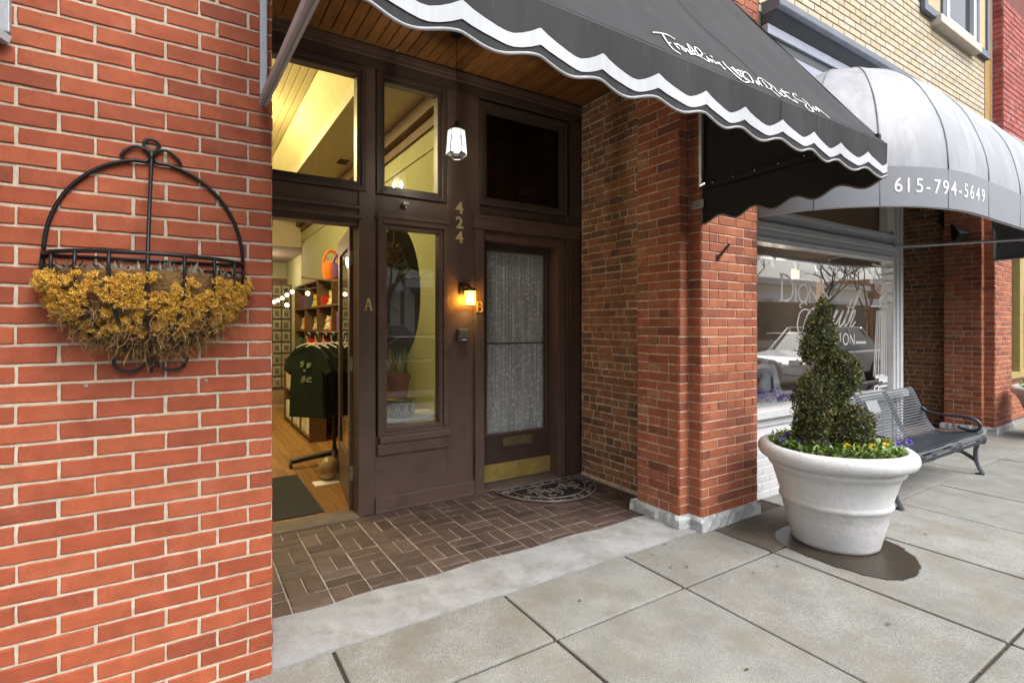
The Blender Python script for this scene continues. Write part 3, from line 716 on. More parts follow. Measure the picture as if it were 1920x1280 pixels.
for i in range(6):
    c, s_ = hx[i]; c2, s2 = hx[(i+1) % 6]
    mb.add([(px+c*R0, py+s_*R0, (2.77+LZ)), (px+c2*R0, py+s2*R0, (2.77+LZ)), (px+c2*R1, py+s2*R1, (2.60+LZ)), (px+c*R1, py+s_*R1, (2.60+LZ))], [(0, 1, 2, 3)])
mb.build('lantern_glass', lampglass('frosted_lamp_glass', (.80, .92, 1), .06, .62), pd)
mb = MB(); mb.lathe([(.012, (2.72+LZ)), (.03, (2.70+LZ)), (.036, (2.66+LZ)), (.03, (2.625+LZ)), (.012, (2.615+LZ))], (px, py, 0), 12); mb.build('bulb', mat('lit_bulb', (1, 1, 1), .5, emit=(1, .97, .92), estr=3), pd, smooth=True)
def lamp(name, loc, e, col, parent, size=.04, typ='POINT'):
    ld = bpy.data.lights.new(name, typ); ld.energy = e; ld.color = col
    if typ == 'POINT': ld.shadow_soft_size = size
    else: ld.size = size
    o = bpy.data.objects.new(name, ld); COL.objects.link(o); o.parent = parent; o.location = Vector(loc)-wl(parent); return o
lamp('lamp_light', (px, py, 2.755), 80, (1, .80, .58), pd)

# wall lantern beside door B
wx, wy = 1.715, 1.562
wn = thing('wall_lantern', (wx, wy, 1.6), 'lit amber glass wall lantern left of the brass letter B', 'lantern')
mb = MB(); mb.tube(curve([(wx-.045, wy-.002, 1.775), (wx-.045, wy-.05, 1.80), (wx-.02, wy-.085, 1.79), (wx, wy-.085, 1.77)], 5), .011, 8)
mb.lathe([(.03, 1.775), (.045, 1.77), (.055, 1.758), (.058, 1.750), (.056, 1.746)], (wx, wy-.08, 0), 8); mb.box(wx-.065, wx-.02, wy-.016, wy, 1.72, 1.82)
for c, s_ in [(cos(pi/8+i*pi/4), sin(pi/8+i*pi/4)) for i in range(0, 8, 2)]: mb.tube([(wx+c*.048, wy-.08+s_*.048, 1.75), (wx+c*.045, wy-.08+s_*.045, 1.625)], .003, 4)
mb.tube([(wx+.045*cos(i*pi/4+pi/8), wy-.08+.045*sin(i*pi/4+pi/8), 1.622) for i in range(8)], .0035, 4, closed=True); mb.build('lantern_frame', IRON, wn)
mb = MB(); mb.lathe([(.047, 1.75), (.043, 1.625)], (wx, wy-.08, 0), 8, cap=False); mb.build('lantern_glass', lampglass('amber_glass', (1, .62, .14), 1.6, .5), wn)
lamp('lamp_light', (wx, wy-.08, 1.675), 2.6, (1, .66, .24), wn, .03)
# mail box like intercom
ic = MB(); ic.box(1.618, 1.722, 1.508, 1.561, 1.322, 1.428)
t = thing('intercom_box', (1.67, 1.55, 1.3), 'small grey metal box mounted under the amber wall lantern', 'intercom'); ic.build('case', mat('bronze_box', (.12, .1, .085), .45, .3, var=.2), t, bevel=.008)
mb = MB(); mb.box(1.635, 1.715, 1.503, 1.508, 1.355, 1.42); mb.build('face_plate', mat('bronze_face', (.2, .17, .13), .4, .4, var=.2, vscale=40), t, bevel=.002)
mb = MB(); mb.box(1.650, 1.695, 1.502, 1.508, 1.332, 1.341); mb.build('name_strip', VIN, t)

# half-round doormat
dm = thing('doormat', (2.42, 1.45, .02), 'half round black rubber scroll doormat before the brass kick plate', 'doormat')
cx, cy, ra, rb = 2.425, 1.47, .475, .53
arc = [(cx+ra*cos(t), cy-rb*sin(t)) for t in [pi*i/40 for i in range(41)]]
mb = MB(); mb.prism([p for p in reversed(arc)], 'z', .018, .024); mb.build('base', RUB, dm)
mb = MB(); mb.tube([(x, y, .03) for x, y in arc], .008, 6); mb.tube([(cx-ra, cy, .03), (cx+ra, cy, .03)], .006, 6)
mb.tube([(cx+(ra-.1)*cos(t), cy-.03-(rb-.12)*sin(t), .03) for t in [pi*i/40 for i in range(41)]], .0055, 5)
for xx in (-.2, .2): mb.tube([(cx+xx, cy, .03), (cx+xx, cy-rb*sqrt(1-(xx/ra)**2), .03)], .006, 5)
mb.tube([(cx-ra+.02, cy-.07, .03), (cx+ra-.02, cy-.07, .03)], .005, 5); mb.build('rim', RUBW, dm)
mb = MB()
def curl(x, y, r, a0, d):
    mb.tube([(x+r*(1-t/9.5)*cos(a0+d*t*.62), y+r*(1-t/9.5)*sin(a0+d*t*.62), .0285) for t in range(9)], .0055, 4)
for i in range(9):
    xx = cx-.42+i*.105; curl(xx, cy-.036, .028, random.uniform(0, 6), random.choice((-1, 1)))
for i in range(13):
    t = .18+i*(pi-.36)/12; curl(cx+(ra-.052)*cos(t), cy-.02-(rb-.065)*sin(t), .036, t, 1 if i % 2 else -1)
for i in range(26):
    t = random.uniform(.2, pi-.2); q = sqrt(random.uniform(.02, .6)); curl(cx+ra*.85*q*cos(t), cy-.1-(rb-.14)*q*.85*sin(t), random.uniform(.03, .048), random.uniform(0, 6), random.choice((-1, 1)))
mb.build('scrollwork', RUBW, dm, kind='stuff')

# lace curtain behind door B
mb = MB(); nx, nz = 150, 4; random.seed(4)
ph = [random.uniform(-.4, .4) for _ in range(nx+1)]
for i in range(nx+1):
    x = 1.97+.70*i/nx; y = 1.748+.012*sin(i*.82+ph[i])+.006*sin(i*.31)
    for j in range(nz+1): mb.v.append(Vector((x, y, .45+1.71*j/nz)))
for i in range(nx):
    for j in range(nz): a = i*(nz+1)+j; mb.f.append((a, a+nz+1, a+nz+2, a+1))
lm = bpy.data.materials.new('lace'); lm.use_nodes = True; n_ = lm.node_tree.nodes; L_ = lm.node_tree.links; b_ = n_['Principled BSDF']
b_.inputs['Base Color'].default_value = (.9, .9, .92, 1); b_.inputs['Roughness'].default_value = .9
g_ = n_.new('ShaderNodeNewGeometry'); mp = n_.new('ShaderNodeMapping'); mp.inputs['Scale'].default_value = (1, .05, .05); L_.new(g_.outputs['Position'], mp.inputs[0])
n1 = n_.new('ShaderNodeTexNoise'); n1.inputs['Scale'].default_value = 46; n1.inputs['Detail'].default_value = 3; L_.new(mp.outputs[0], n1.inputs['Vector'])
mp2 = n_.new('ShaderNodeMapping'); mp2.inputs['Scale'].default_value = (1, .05, .8); L_.new(g_.outputs['Position'], mp2.inputs[0])
v1 = n_.new('ShaderNodeTexVoronoi'); v1.inputs['Scale'].default_value = 40; L_.new(mp2.outputs[0], v1.inputs['Vector'])
r1 = n_.new('ShaderNodeMapRange'); r1.inputs['From Min'].default_value = .4; r1.inputs['From Max'].default_value = .62; r1.inputs['To Min'].default_value = .72; r1.inputs['To Max'].default_value = 1.0; L_.new(n1.outputs['Fac'], r1.inputs['Value'])
r2 = n_.new('ShaderNodeMapRange'); r2.inputs['From Min'].default_value = .42; r2.inputs['From Max'].default_value = .25; r2.inputs['To Min'].default_value = 0; r2.inputs['To Max'].default_value = .95; L_.new(v1.outputs['Distance'], r2.inputs['Value'])
mm = n_.new('ShaderNodeMath'); mm.operation = 'MAXIMUM'; L_.new(r1.outputs[0], mm.inputs[0]); L_.new(r2.outputs[0], mm.inputs[1]); L_.new(mm.outputs[0], b_.inputs['Alpha'])
mc = n_.new('ShaderNodeMix'); mc.data_type = 'RGBA'; L_.new(r2.outputs[0], mc.inputs['Factor']); mc.inputs['A'].default_value = (.66, .68, .71, 1); mc.inputs['B'].default_value = (.97, .97, .98, 1); L_.new(mc.outputs['Result'], b_.inputs['Base Color'])
tag(mb.build('lace_curtain', lm, smooth=True), 'white lace curtain hanging behind the glass of the brown door', 'curtain')
mb = MB(); mb.tube([(1.94, 1.735, 1.29), (2.70, 1.735, 1.29)], .006, 6); tag(mb.build('curtain_rod', BRD), 'thin dark rod across the middle of the lace curtain', 'rod')
# stair hall behind door B
hl = struct('stair_hall')
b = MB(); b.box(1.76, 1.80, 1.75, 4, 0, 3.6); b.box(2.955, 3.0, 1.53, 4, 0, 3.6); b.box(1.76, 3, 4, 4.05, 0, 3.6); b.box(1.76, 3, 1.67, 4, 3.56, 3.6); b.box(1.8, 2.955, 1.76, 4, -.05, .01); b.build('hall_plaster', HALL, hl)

# ================================================================== INSIDE THE SHOP
random.seed(12)
si = struct('shop_floor'); si.name = 'shop_floor'
b = MB(); b.box(-3, 1.95, 1.72, 12, -.1, .008); b.build('subfloor', BRD, si)
x = -1.0; pws = .085
while x < 1.70:
    y = 1.72; o_ = random.uniform(0, .8)
    while y < 11.9:
        l = min(random.uniform(1.2, 2.4), 12-y); MB().box(x, x+pws-.003, y, y+l-.003, .0, .02).build('plank', OAK, si); y += l
    x += pws
sw_ = struct('shop_walls')
b = MB(); b.box(1.72, 1.76, 1.67, 8.9, 0, 4.3); b.build('side_wall', GREEN, sw_)
b = MB(); b.box(1.9, 1.95, 8.9, 12, 0, 4.3); b.box(1.72, 1.95, 8.86, 8.9, 0, 4.3); b.box(-3, 1.95, 11.9, 11.95, 0, 4.3); b.box(-3.05, -3, 1.5, 12, 0, 4.3); b.box(-3, -.22, 1.56, 1.66, 0, 4.3); b.build('rear_wall', GREEN, sw_)
b = MB(); b.box(1.60, 1.72, 1.70, 8.85, 3.46, 3.60); b.box(1.685, 1.72, 1.7, 8.85, 3.36, 3.46); b.build('crown_moulding', CROWN, sw_, bevel=.01)
b = MB(); b.box(1.705, 1.72, 1.7, 8.85, 3.16, 3.175); b.build('picture_rail', GREEN, sw_)
sc_ = struct('shop_ceiling')
b = MB(); b.box(-3.05, 1.95, 1.55, 12, 4.25, 4.35); b.build('roof_slab', BRD, sc_)
b = MB(); b.box(1.22, 1.72, 1.67, 8.9, 3.62, 3.66); b.box(-3, 1.72, 1.60, 1.67, 3.6, 4.3); b.build('flat_ceiling', SOFF, sc_)
b = MB(); b.box(1.02, 1.22, 1.67, 8.9, 3.60, 3.72); b.build('beam', SOFF, sc_)
b = MB(); b.add([(.80, 1.67, 3.97), (1.02, 1.67, 3.72), (1.02, 8.9, 3.72), (.80, 8.9, 3.97)], [(0, 1, 2, 3)]); b.build('cove', CEILP, sc_)
b = MB(); b.box(-3, .80, 1.67, 8.9, 3.98, 3.99); b.build('plank_backing', CEILP, sc_)
x = -1.6
while x < .80:
    MB().box(x, x+.0715, 1.67, 8.9, 3.965, 3.985).build('plank', CEILP, sc_, bevel=.006); x += .075
b = MB(); b.box(-3, 1.9, 8.94, 11.9, 3.05, 3.1); b.build('rear_ceiling', mat('lilac_ceiling', (.36, .29, .24), .9), sc_)
b = MB(); b.box(-3, 1.72, 8.90, 8.94, 3.05, 4.2); b.build('bulkhead', SOFF, sc_)
b = MB(); b.box(1.40, 1.52, 4.5, 4.7, 3.612, 3.622); b.build('vent', HALL, sc_)
b = MB(); b.box(-1, 1.9, 11.82, 11.9, 2.5, 2.64); b.box(1.62, 1.76, 11.8, 11.9, 0, 2.64); b.build('door_trim', CROWN, sw_)
# tube lights along the cove, ceiling fittings and one added shelf light
def fitting(x, y, z, lx, ly, e, lab, col=(1, .82, .42), est=3):
    t = thing('ceiling_light', (x, y, z), lab, 'ceiling light', 'lights inside the shop')
    mb = MB(); mb.box(x-lx, x+lx, y-ly, y+ly, z, z+.03); mb.build('housing', WHT, t)
    mb = MB(); mb.box(x-lx*.9, x+lx*.9, y-ly*.95, y+ly*.95, z-.012, z); mb.build('diffuser', mat('lit_diffuser_%d' % est, (1, 1, 1), .5, emit=col, estr=est), t)
    lamp('lamp_light', (x, y, z-.05), e, col, t, .3)
for i, y in enumerate((2.5, 4.2, 6.0)): fitting(-.6, y, 3.85, .08, .5, 52, '%s warm strip light in the row on the shop ceiling' % ('nearest', 'middle', 'farthest')[i])
fitting(.15, 4.2, 3.85, .08, .4, 48, 'added warm fill light for the tall shelf unit inside the shop')  # made-up fitting, added to brighten the dim shelves
fitting(.9, 10.2, 3.02, .3, .3, 42, 'bright ceiling panel at the back of the shop', (1, .8, .6), 5)
# entrance mat inside
q = [on(512, 897, 'z', .02), on(560, 892, 'z', .02), on(624, 970, 'z', .02)]
mb = MB(); mb.box(-.1, .60, 1.76, 2.93, .02, .03)
tag(mb.build('entrance_mat', DMAT, bevel=.004), 'charcoal carpet mat on the oak floor just inside the open door', 'mat')

# shelf unit along the right wall
GO = []
def shelf_unit(x0, x1, y0, y1, H, levels, lab, nm='shelf_unit', divs=2):
    t = thing(nm, (x0, y0, 0), lab, 'shelves')
    mb = MB(); mb.box(x1-.02, x1, y0, y1, 0, H); mb.build('back_panel', SHELF, t)
    for i in range(divs+1):
        yy = y0+(y1-y0-.025)*i/divs; mb = MB(); mb.box(x0, x1-.02, yy, yy+.025, .0, H); mb.build('side_panel', SHELF, t)
    for z in levels: mb = MB(); mb.box(x0, x1-.02, y0+.025, y1-.025, z, z+.025); mb.build('shelf', SHELF, t)
    return t
LV = [.10, .62, .98, 1.36, 1.72, 2.12]
shelf_unit(1.36, 1.70, 2.95, 7.55, 2.14, LV, 'tall dark shelf unit along the green wall full of gifts', divs=5)
shelf_unit(.98, 1.18, 4.3, 6.2, .98, [.06, .5, .95], 'low dark shelf unit with folded white goods behind the shirt rack', divs=3)
goods = [mat('good_%s' % k_, c, .8, var=.2) for k_, c in (('cream', (.55, .48, .33)), ('white', (.62, .6, .55)), ('red', (.5, .03, .02)), ('blue', (.04, .09, .2)), ('yellow', (.6, .42, .05)), ('pink', (.55, .12, .12)), ('green', (.06, .12, .05)), ('black', (.02, .02, .02)), ('orange', (.7, .18, .02)), ('violet', (.15, .05, .25)))]
nm_ = {0: 'cream', 1: 'white', 2: 'red', 3: 'blue', 4: 'yellow', 5: 'pink', 6: 'green', 7: 'black', 8: 'orange', 9: 'violet'}
SEEN = {}
ORD = ['', 'second ', 'third ', 'fourth ', 'fifth ', 'sixth ', 'seventh ', 'eighth ', 'ninth ', 'tenth ', 'eleventh ', 'twelfth ', 'thirteenth ', 'fourteenth ', 'fifteenth ', 'sixteenth ', 'seventeenth ', 'eighteenth ', 'nineteenth ', 'twentieth ']
def uniq(lab, y):
    k_ = SEEN.get(lab, 0); SEEN[lab] = k_+1
    return ORD[min(k_, 19)]+lab
def book(x, y, z, w, h, d, ci, lab):
    mb = MB(); mb.box(x, x+w, y, y+d, z, z+h); tag(mb.build('book', goods[ci], bevel=.002), lab, 'book', 'boxes and books on the shop shelves')
def plush(x, y, z, s, ci, lab):
    t = thing('plush_toy', (x, y, z), lab, 'plush toy', 'plush toys on the shop shelves')
    mb = MB(); mb.ball((x, y, z+s*.45), s*.38, s*.38, s*.45); mb.build('torso', goods[ci], t, smooth=True)
    mb = MB(); mb.ball((x, y-.02*s, z+s*1.05), s*.33); mb.ball((x-.2*s, y, z+s*1.33), s*.12); mb.ball((x, y+.2*s, z+s*1.33), s*.12); mb.build('head', goods[ci], t, smooth=True)
    mb = MB(); mb.ball((x-.35*s, y-.1*s, z+s*.15), s*.16); mb.ball((x-.3*s, y+.25*s, z+s*.15), s*.16); mb.build('paws', goods[ci], t, smooth=True)
for li, z in enumerate(LV[:-1]):
    z += .025; y = 2.985
    while y < 7.4:
        x = 1.38+random.uniform(0, .04)
        if li in (3, 4) and random.random() < .75:
            ci = random.choice((0, 0, 1, 4)); plush(x+.12, y+.09, z, random.uniform(.13, .18), ci, uniq('%s plush toy from the door on the %s shelf' % (nm_[ci], ('bottom', 'low', 'middle', 'upper', 'top')[li]), y)); y += .2
        else:
            h = random.uniform(.12, .26); ci = random.randrange(10); book(x, y, z, .12, h, random.uniform(.05, .16), ci, uniq('%s box from the door on the %s shelf' % (nm_[ci], ('bottom', 'low', 'middle', 'upper', 'top')[li]), y)); y += random.uniform(.1, .19)
for i in range(6):
    y = 4.4+i*.3
    for z in (.085, .525): book(1.0, y, z, .15, random.uniform(.14, .26), .24, random.choice((0, 1, 1)), 'folded %s goods in bay %s of the low shelf unit, %s shelf' % ('pale', ('nearest', 'second', 'third', 'fourth', 'fifth', 'farthest')[i], 'bottom' if z < .3 else 'middle'))
# picture rack on the rear wall
cr = thing('card_rack', (1.0, 7.7, 0), 'tall rack of framed cards at the back of the shop', 'rack')
mb = MB(); mb.box(.70, 1.34, 7.72, 7.76, .3, 2.2); mb.build('back_panel', mat('rack_grey', (.12, .1, .08), .8), cr)
for i in range(4):
    for j in range(9):
        x, z = .715+i*.155, .36+j*.205
        mb = MB(); mb.box(x, x+.125, 7.69, 7.715, z, z+.165); c = mb.build('card', mat('card_border', (.30, .28, .23), .7, var=.3, vscale=6), cr)
        mb = MB(); mb.box(x+.028, x+.098, 7.686, 7.69, z+.03, z+.125); mb.build('picture', random.choice((goods[7], mat('card_print', (.12, .10, .085), .6, var=.7, vscale=22), mat('card_print', (.12, .10, .085), .6), mat('card_print_b', (.2, .16, .12), .6, var=.8, vscale=30))), c)
# clothes rack and shirts
rk = thing('clothes_rack', (.85, 3.2, 0), 'black wheeled clothes rack holding dark t-shirts', 'clothes rack')
RA = Vector((on(574, 700, 'y', 2.95).x, 2.95, 0)); RD = Vector((.78, .62, 0)).normalized(); RN = Vector((RD.y, -RD.x, 0)); RM = RA+RD*.42
mb = MB(); mb.tube([RA+Vector((0, 0, 1.37)), RA+RD*.85+Vector((0, 0, 1.37))], .012, 8); mb.tube([RM+Vector((0, 0, .1)), RM+Vector((0, 0, 1.37))], .018, 8); mb.build('rail', PLASTIC, rk)
for a in (RM-RD*.34-RN*.26, RM-RD*.34+RN*.26, RM+RD*.34-RN*.26, RM+RD*.34+RN*.26):
    mb = MB(); mb.tube([(RM.x, RM.y, .13), (a[0], a[1], .09)], .03, 6); mb.build('foot', PLASTIC, rk)
    mb = MB(); mb.tube([(a[0]-.012, a[1], .05), (a[0]+.012, a[1], .05)], .03, 12); mb.build('wheel', PLASTIC, rk)
SH = [mat('black_cotton', (.012, .014, .013), .95, var=.3), mat('navy_cotton', (.02, .024, .04), .95, var=.3), mat('dark_green_cotton', (.012, .022, .017), .95, var=.3)]
PR = mat('faded_shirt_print', (.34, .40, .32), .9, var=.7, vscale=38)
def rot(m_, s_):
    o_ = RA+RD*s_
    for v in m_.v:
        a_, b_, c_ = (v.x-.83)*.84, v.y-s_, 1.385+(v.z-1.44)*.9; q_ = o_+RN*a_+RD*b_; v.x, v.y, v.z = q_.x, q_.y, c_
    return m_
def tshirt(y, ci, lab, pr=False):
    cx = .83; t = thing('t_shirt', RA+RD*y+Vector((0, 0, 1.25)), lab, 't-shirt', 'dark t-shirts on the clothes rack')
    half = [(.06, 1.30), (.17, 1.265), (.29, 1.16), (.335, 1.03), (.25, .985), (.215, 1.06), (.225, .80), (.232, .53)]
    poly = [(cx+a, z) for a, z in half]+[(cx-a, z) for a, z in reversed(half)]+[(cx-.045, 1.27), (cx+.045, 1.27)]
    mb = MB(); n = len(poly)
    for dy in (-.022, .022): mb.v += [Vector((a, y+dy+.02*sin(a*38+y*9)*(1 if z < .9 else .3), z+.006*sin(a*40))) for a, z in poly]
    mb.f += [tuple(range(n)), tuple(reversed(range(n, 2*n)))]+[(i, i+n, (i+1) % n+n, (i+1) % n) for i in range(n)]
    rot(mb, y).build('cloth', SH[ci], t)
    mb = MB(); mb.tube(curve([(cx-.17, y, 1.275), (cx, y, 1.325), (cx+.17, y, 1.275)], 5), .007, 6); mb.tube(curve([(cx, y, 1.325), (cx-.02, y, 1.37), (cx-.02, y, 1.43), (cx+.015, y, 1.44), (cx+.025, y, 1.41)], 5), .004, 6); rot(mb, y).build('hanger', VIN, t)
    if pr:
        mb = MB()
        for r_ in range(2):
            for c_ in range(2):
                for _ in range(7):
                    x = cx-.08+c_*.085+random.uniform(0, .05); z = 1.02-r_*.15+random.uniform(0, .09); w = random.uniform(.012, .03); h = random.uniform(.01, .035)
                    mb.box(x, x+w, y-.032-random.uniform(0, .002), y-.024, z, z+h)
        prt = True
        rot(mb, y).build('print', PR, t, kind='stuff')
for i, (y, c) in enumerate(((.03, 2), (.15, 0), (.27, 0), (.39, 1), (.51, 0), (.63, 1), (.76, 1))):
    tshirt(y, c, 'front black t-shirt with a faded green print on the rack' if i == 0 else ('', 'plain black t-shirt right behind the printed one', 'third shirt from the front on the rack', 'dark navy shirt halfway along the rack', 'black shirt behind the halfway navy one', 'navy shirt last but one on the rack', 'navy shirt at the far end of the rack')[i], i == 0)
# round wrapped ball on the floor
p = on(622, 905, 'z', .02)
bt = thing('wrapped_ball', (p.x, p.y+.12, .02), 'round tan wrapped ball lying on the oak floor by the open door', 'ball')
mb = MB(); mb.ball((p.x, p.y+.12, .13), .095, .095, .11, 16, 10); mb.build('ball', mat('kraft_wrap', (.36, .22, .09), .45, var=.2, vscale=9, coat=.6), bt, smooth=True)
mb = MB(); mb.box(p.x-.15, p.x+.12, p.y-.03, p.y+.12, .02, .024); mb.build('paper', VIN, bt)
# orange and violet watering cans on top of the shelf
def can(px, py, y, ci, lab, s=1.0):
    p = on(px, py, 'y', y); t = thing('toy_pail', (p.x, y, p.z), lab, 'pail')
    mb = MB(); mb.lathe([(.075*s, 0), (.085*s, .08*s), (.08*s, .16*s), (.07*s, .165*s)], p, 16); mb.build('bucket', goods[ci], t, smooth='auto')
    mb = MB(); mb.tube([p+Vector((.07*s*cos(a), 0, .15*s+.13*s*sin(a))) for a in [pi*i/10 for i in range(11)]], .013*s, 8); mb.build('handle', goods[ci], t, smooth=True)
can(621, 524, 4.35, 8, 'orange pail with a loop handle on top of the tall shelf', 1.3); can(637, 521, 3.95, 9, 'violet and white pail beside the orange one', 1.0)
# hanging light string
ls = thing('string_lights', (.7, 4.5, 1.9), 'string of small glowing bulbs drooping across the shop', 'string lights')
bl = [on(577, 550, 'y', 4.2), on(548, 547, 'y', 4.6), on(538, 553, 'y', 5.0), on(529, 559, 'y', 5.3), on(521, 563, 'y', 5.6), on(514, 566, 'y', 5.9), on(538, 572, 'y', 4.4)]
mb = MB(); mb.tube(curve([on(640, 525, 'y', 3.4)]+[q_+Vector((0, 0, .05)) for q_ in bl[:6]], 4), .004, 5); mb.build('wire', PLASTIC, ls)
for q_ in bl: mb = MB(); mb.ball(q_, .024, n=10, m=6); mb.build('bulb', mat('warm_bulb', (1, .9, .7), .5, emit=(1, .72, .36), estr=8), ls, smooth=True)
mb = MB(); mb.tube(curve([on(566, 520, 'y', 4.2), on(600, 524, 'y', 3.8), on(645, 528, 'y', 3.3)], 5), .012, 6); tag(mb.build('branch', TWIG), 'dark bare branch laid along the top of the shelf', 'branch')

# window display behind the sidelight
mb = MB(); mb.box(.98, 1.56, 1.66, 2.02, .675, .70); tag(mb.build('display_ledge', WHT, bevel=.004), 'white ledge behind the narrow window', 'ledge')
om = thing('oval_mirror', (1.42, 2.3, 2.0), 'tall dark oval mirror inside behind the narrow window', 'mirror')
p = on(752, 500, 'y', 2.0)
mb = MB(); mb.prism([(p.x-.02+.21*cos(t), 1.74+.60*sin(t)) for t in [2*pi*i/36 for i in range(36)]], 'y', 2.02, 2.04); mb.build('glass', mat('dark_mirror', (.13, .12, .095), .2, metal=.2, var=.1), om)
ps = thing('plant_stand', (1.08, 1.85, .7), 'cream scrollwork plant stand inside the narrow window', 'plant stand')
p = on(745, 800, 'y', 1.80); pcx, pcy = p.x, 1.83
mb = MB(); mb.lathe([(.15, .835), (.155, .85), (.13, .852)], (pcx, pcy, 0), 24); mb.build('gilt_rim', BRASS, ps, smooth='auto')
mb = MB(); mb.lathe([(.125, .70), (.14, .84)], (pcx, pcy, 0), 24, cap=False); mb.build('tin_band', mat('blue_grey_tin', (.3, .32, .36), .5), ps)
mb = MB()
for i in range(12):
    a = i*pi/6; c_ = Vector((pcx+.143*cos(a), pcy+.143*sin(a), .77)); ta = Vector((-sin(a), cos(a), 0))
    mb.tube([c_+ta*.026*sin(q_)*(1-.35*cos(q_)*-1)+Vector((0, 0, .05*cos(q_))) for q_ in [2*pi*k_/10 for k_ in range(10)]], .005, 5, closed=True)
    mb.tube([c_+ta*.037+Vector((0, 0, -.065)), c_+ta*.037+Vector((0, 0, .065))], .004, 5)
mb.build('scrollwork', CREAM, ps)
fp = thing('flower_pot', (pcx, pcy, .85), 'terracotta pot of spiky grass standing on the cream plant stand', 'flower pot')
mb = MB(); mb.lathe([(.092, .853), (.112, 1.005), (.122, 1.005), (.125, 1.05), (.11, 1.05), (.105, 1.02)], (pcx, pcy, 0), 28); mb.build('pot', TERRA, fp, smooth='auto')
mb = MB()
for i in range(70):
    a = random.uniform(0, 2*pi); t_ = random.uniform(.1, .5); p0 = Vector((pcx+.06*cos(a)*random.random(), pcy+.06*sin(a)*random.random(), 1.03)); d = Vector((cos(a)*t_, sin(a)*t_, 1)); l = random.uniform(.12, .26)
    mb.leaf(p0, d, Vector((-sin(a), cos(a), .2)), l, .005)
mb.build('blades', mat('pale_grass_blade', (.4, .42, .22), .7, cols=[(.45, .45, .28), (.2, .28, .08), (.5, .5, .4)]), fp)
hp = thing('hanging_plant', (1.1, 1.9, 1.85), 'dried flower wreath and broad green leaves hanging inside the narrow window', 'plant')
c_ = on(738, 475, 'y', 1.80)
mb = MB()
for i in range(260):
    a = random.uniform(0, 2*pi); b__ = random.uniform(0, 2*pi); q_ = c_+Vector(((.055+.028*cos(b__))*cos(a), .028*sin(b__), (.06+.028*cos(b__))*sin(a)))
    mb.leaf(q_, Vector((random.gauss(0, 1), random.gauss(0, 1), random.gauss(0, 1))), Vector((random.random(), 1, 0)), .025, .009)
mb.build('wreath', COIR, hp)
mb = MB(); c2 = on(748, 508, 'y', 1.82)
for i in range(46):
    d = Vector((random.gauss(0, .9), random.gauss(0, .4), random.uniform(-.5, .7))); mb.leaf(c2+Vector((random.uniform(-.12, .12), random.uniform(-.04, .04), random.uniform(-.03, .03))), d, Vector((random.gauss(0, .5), 1, random.gauss(0, .5))), random.uniform(.07, .13), .018)
mb.build('leaves', mat('broad_leaf', (.06, .1, .025), .5, cols=[(.04, .07, .02), (.1, .13, .04), (.2, .19, .09)]), hp)
mb = MB(); mb.tube([c_+Vector((0, 0, .08)), c_+Vector((0, 0, .25))], .003, 5); mb.build('cord', TRIM, hp)
# ================================================================== BLACK AWNING
random.seed(41)
AXL, AXR, AY, AZ, ATOP = -.06, 2.785, -1.14, 2.405, 3.97
aw = thing('black_awning', (1.3, -.5, 2.4), 'black canvas awning with white zigzag valance and script lettering', 'awning')
NX, NV = 140, 40
def rip(x, t):
    '''sag and ripples of the stretched canvas'''
    u = ((x-AXL)/(AXR-AXL)*2) % 1
    return -.018*sin(pi*t)*(.6+.4*sin(pi*u))+(.005*sin(x*11+t*3)*sin(t*9+x)+.004*sin(x*23-t*14))*min(1, 5*t)
mb = MB(); nrm_r = Vector((0, -(ATOP-AZ), -AY)).normalized()
for i in range(NX+1):
    x = AXL+(AXR-AXL)*i/NX
    for j in range(NV+1):
        t = j/NV
        p = Vector((x, AY*(1-t), AZ+(ATOP-AZ)*t))+nrm_r*rip(x, t)
        mb.v.append(p)
for i in range(NX):
    for j in range(NV): a = i*(NV+1)+j; mb.f.append((a, a+NV+1, a+NV+2, a+1))
mb.build('roof_panel', BLK, aw, smooth=True)
C0, PER = .31, .2503
def saw(x):
    u = ((x-C0)/PER) % 1
    P = [(0, 0), (.12, .017), (.25, .031), (.4, .043), (.52, .048), (.62, .046), (.75, .034), (.88, .018), (1, 0)]
    for (a, b_), (c, d) in zip(P[:-1], P[1:]):
        if u <= c: return b_+(d-b_)*(u-a)/(c-a)
    return 0
def wave(x):
    u = ((x-C0+.008)/PER) % 1
    return .0165*(1-cos(2*pi*(u**.8)))
def vy(x, z): return AY-.004+.010*sin(x*9)*((AZ-z)/.2)+.006*sin(x*25+1)*((AZ-z)/.2)
N = 430
def vrow(fn): return [Vector((AXL+(AXR-AXL)*i/N, 0, fn(AXL+(AXR-AXL)*i/N))) for i in range(N+1)]
def band(top, bot, off, rows, name, m):
    mb = MB()
    for i in range(N+1):
        x = AXL+(AXR-AXL)*i/N; a, b_ = top(x), bot(x)
        for j in range(rows+1):
            z = a+(b_-a)*j/rows; mb.v.append(Vector((x, vy(x, z)-off, z)))
    for i in range(N):
        for j in range(rows): q = i*(rows+1)+j; mb.f.append((q, q+1, q+rows+2, q+rows+1))
    return mb.build(name, m, aw, smooth=True)
zb = lambda x: 2.240-wave(x)
band(lambda x: AZ, zb, 0, 8, 'valance', BLKV)
band(lambda x: 2.322-saw(x), lambda x: 2.272-saw(x)*.77, .003, 2, 'zigzag_stripe', WHC)
mb = MB(); mb.tube([Vector((x, vy(x, zb(x)), zb(x))) for x in [AXL+(AXR-AXL)*i/N for i in range(N+1)]],   .0048, 6); mb.build('trim_cord', TRIM, aw, smooth=True)
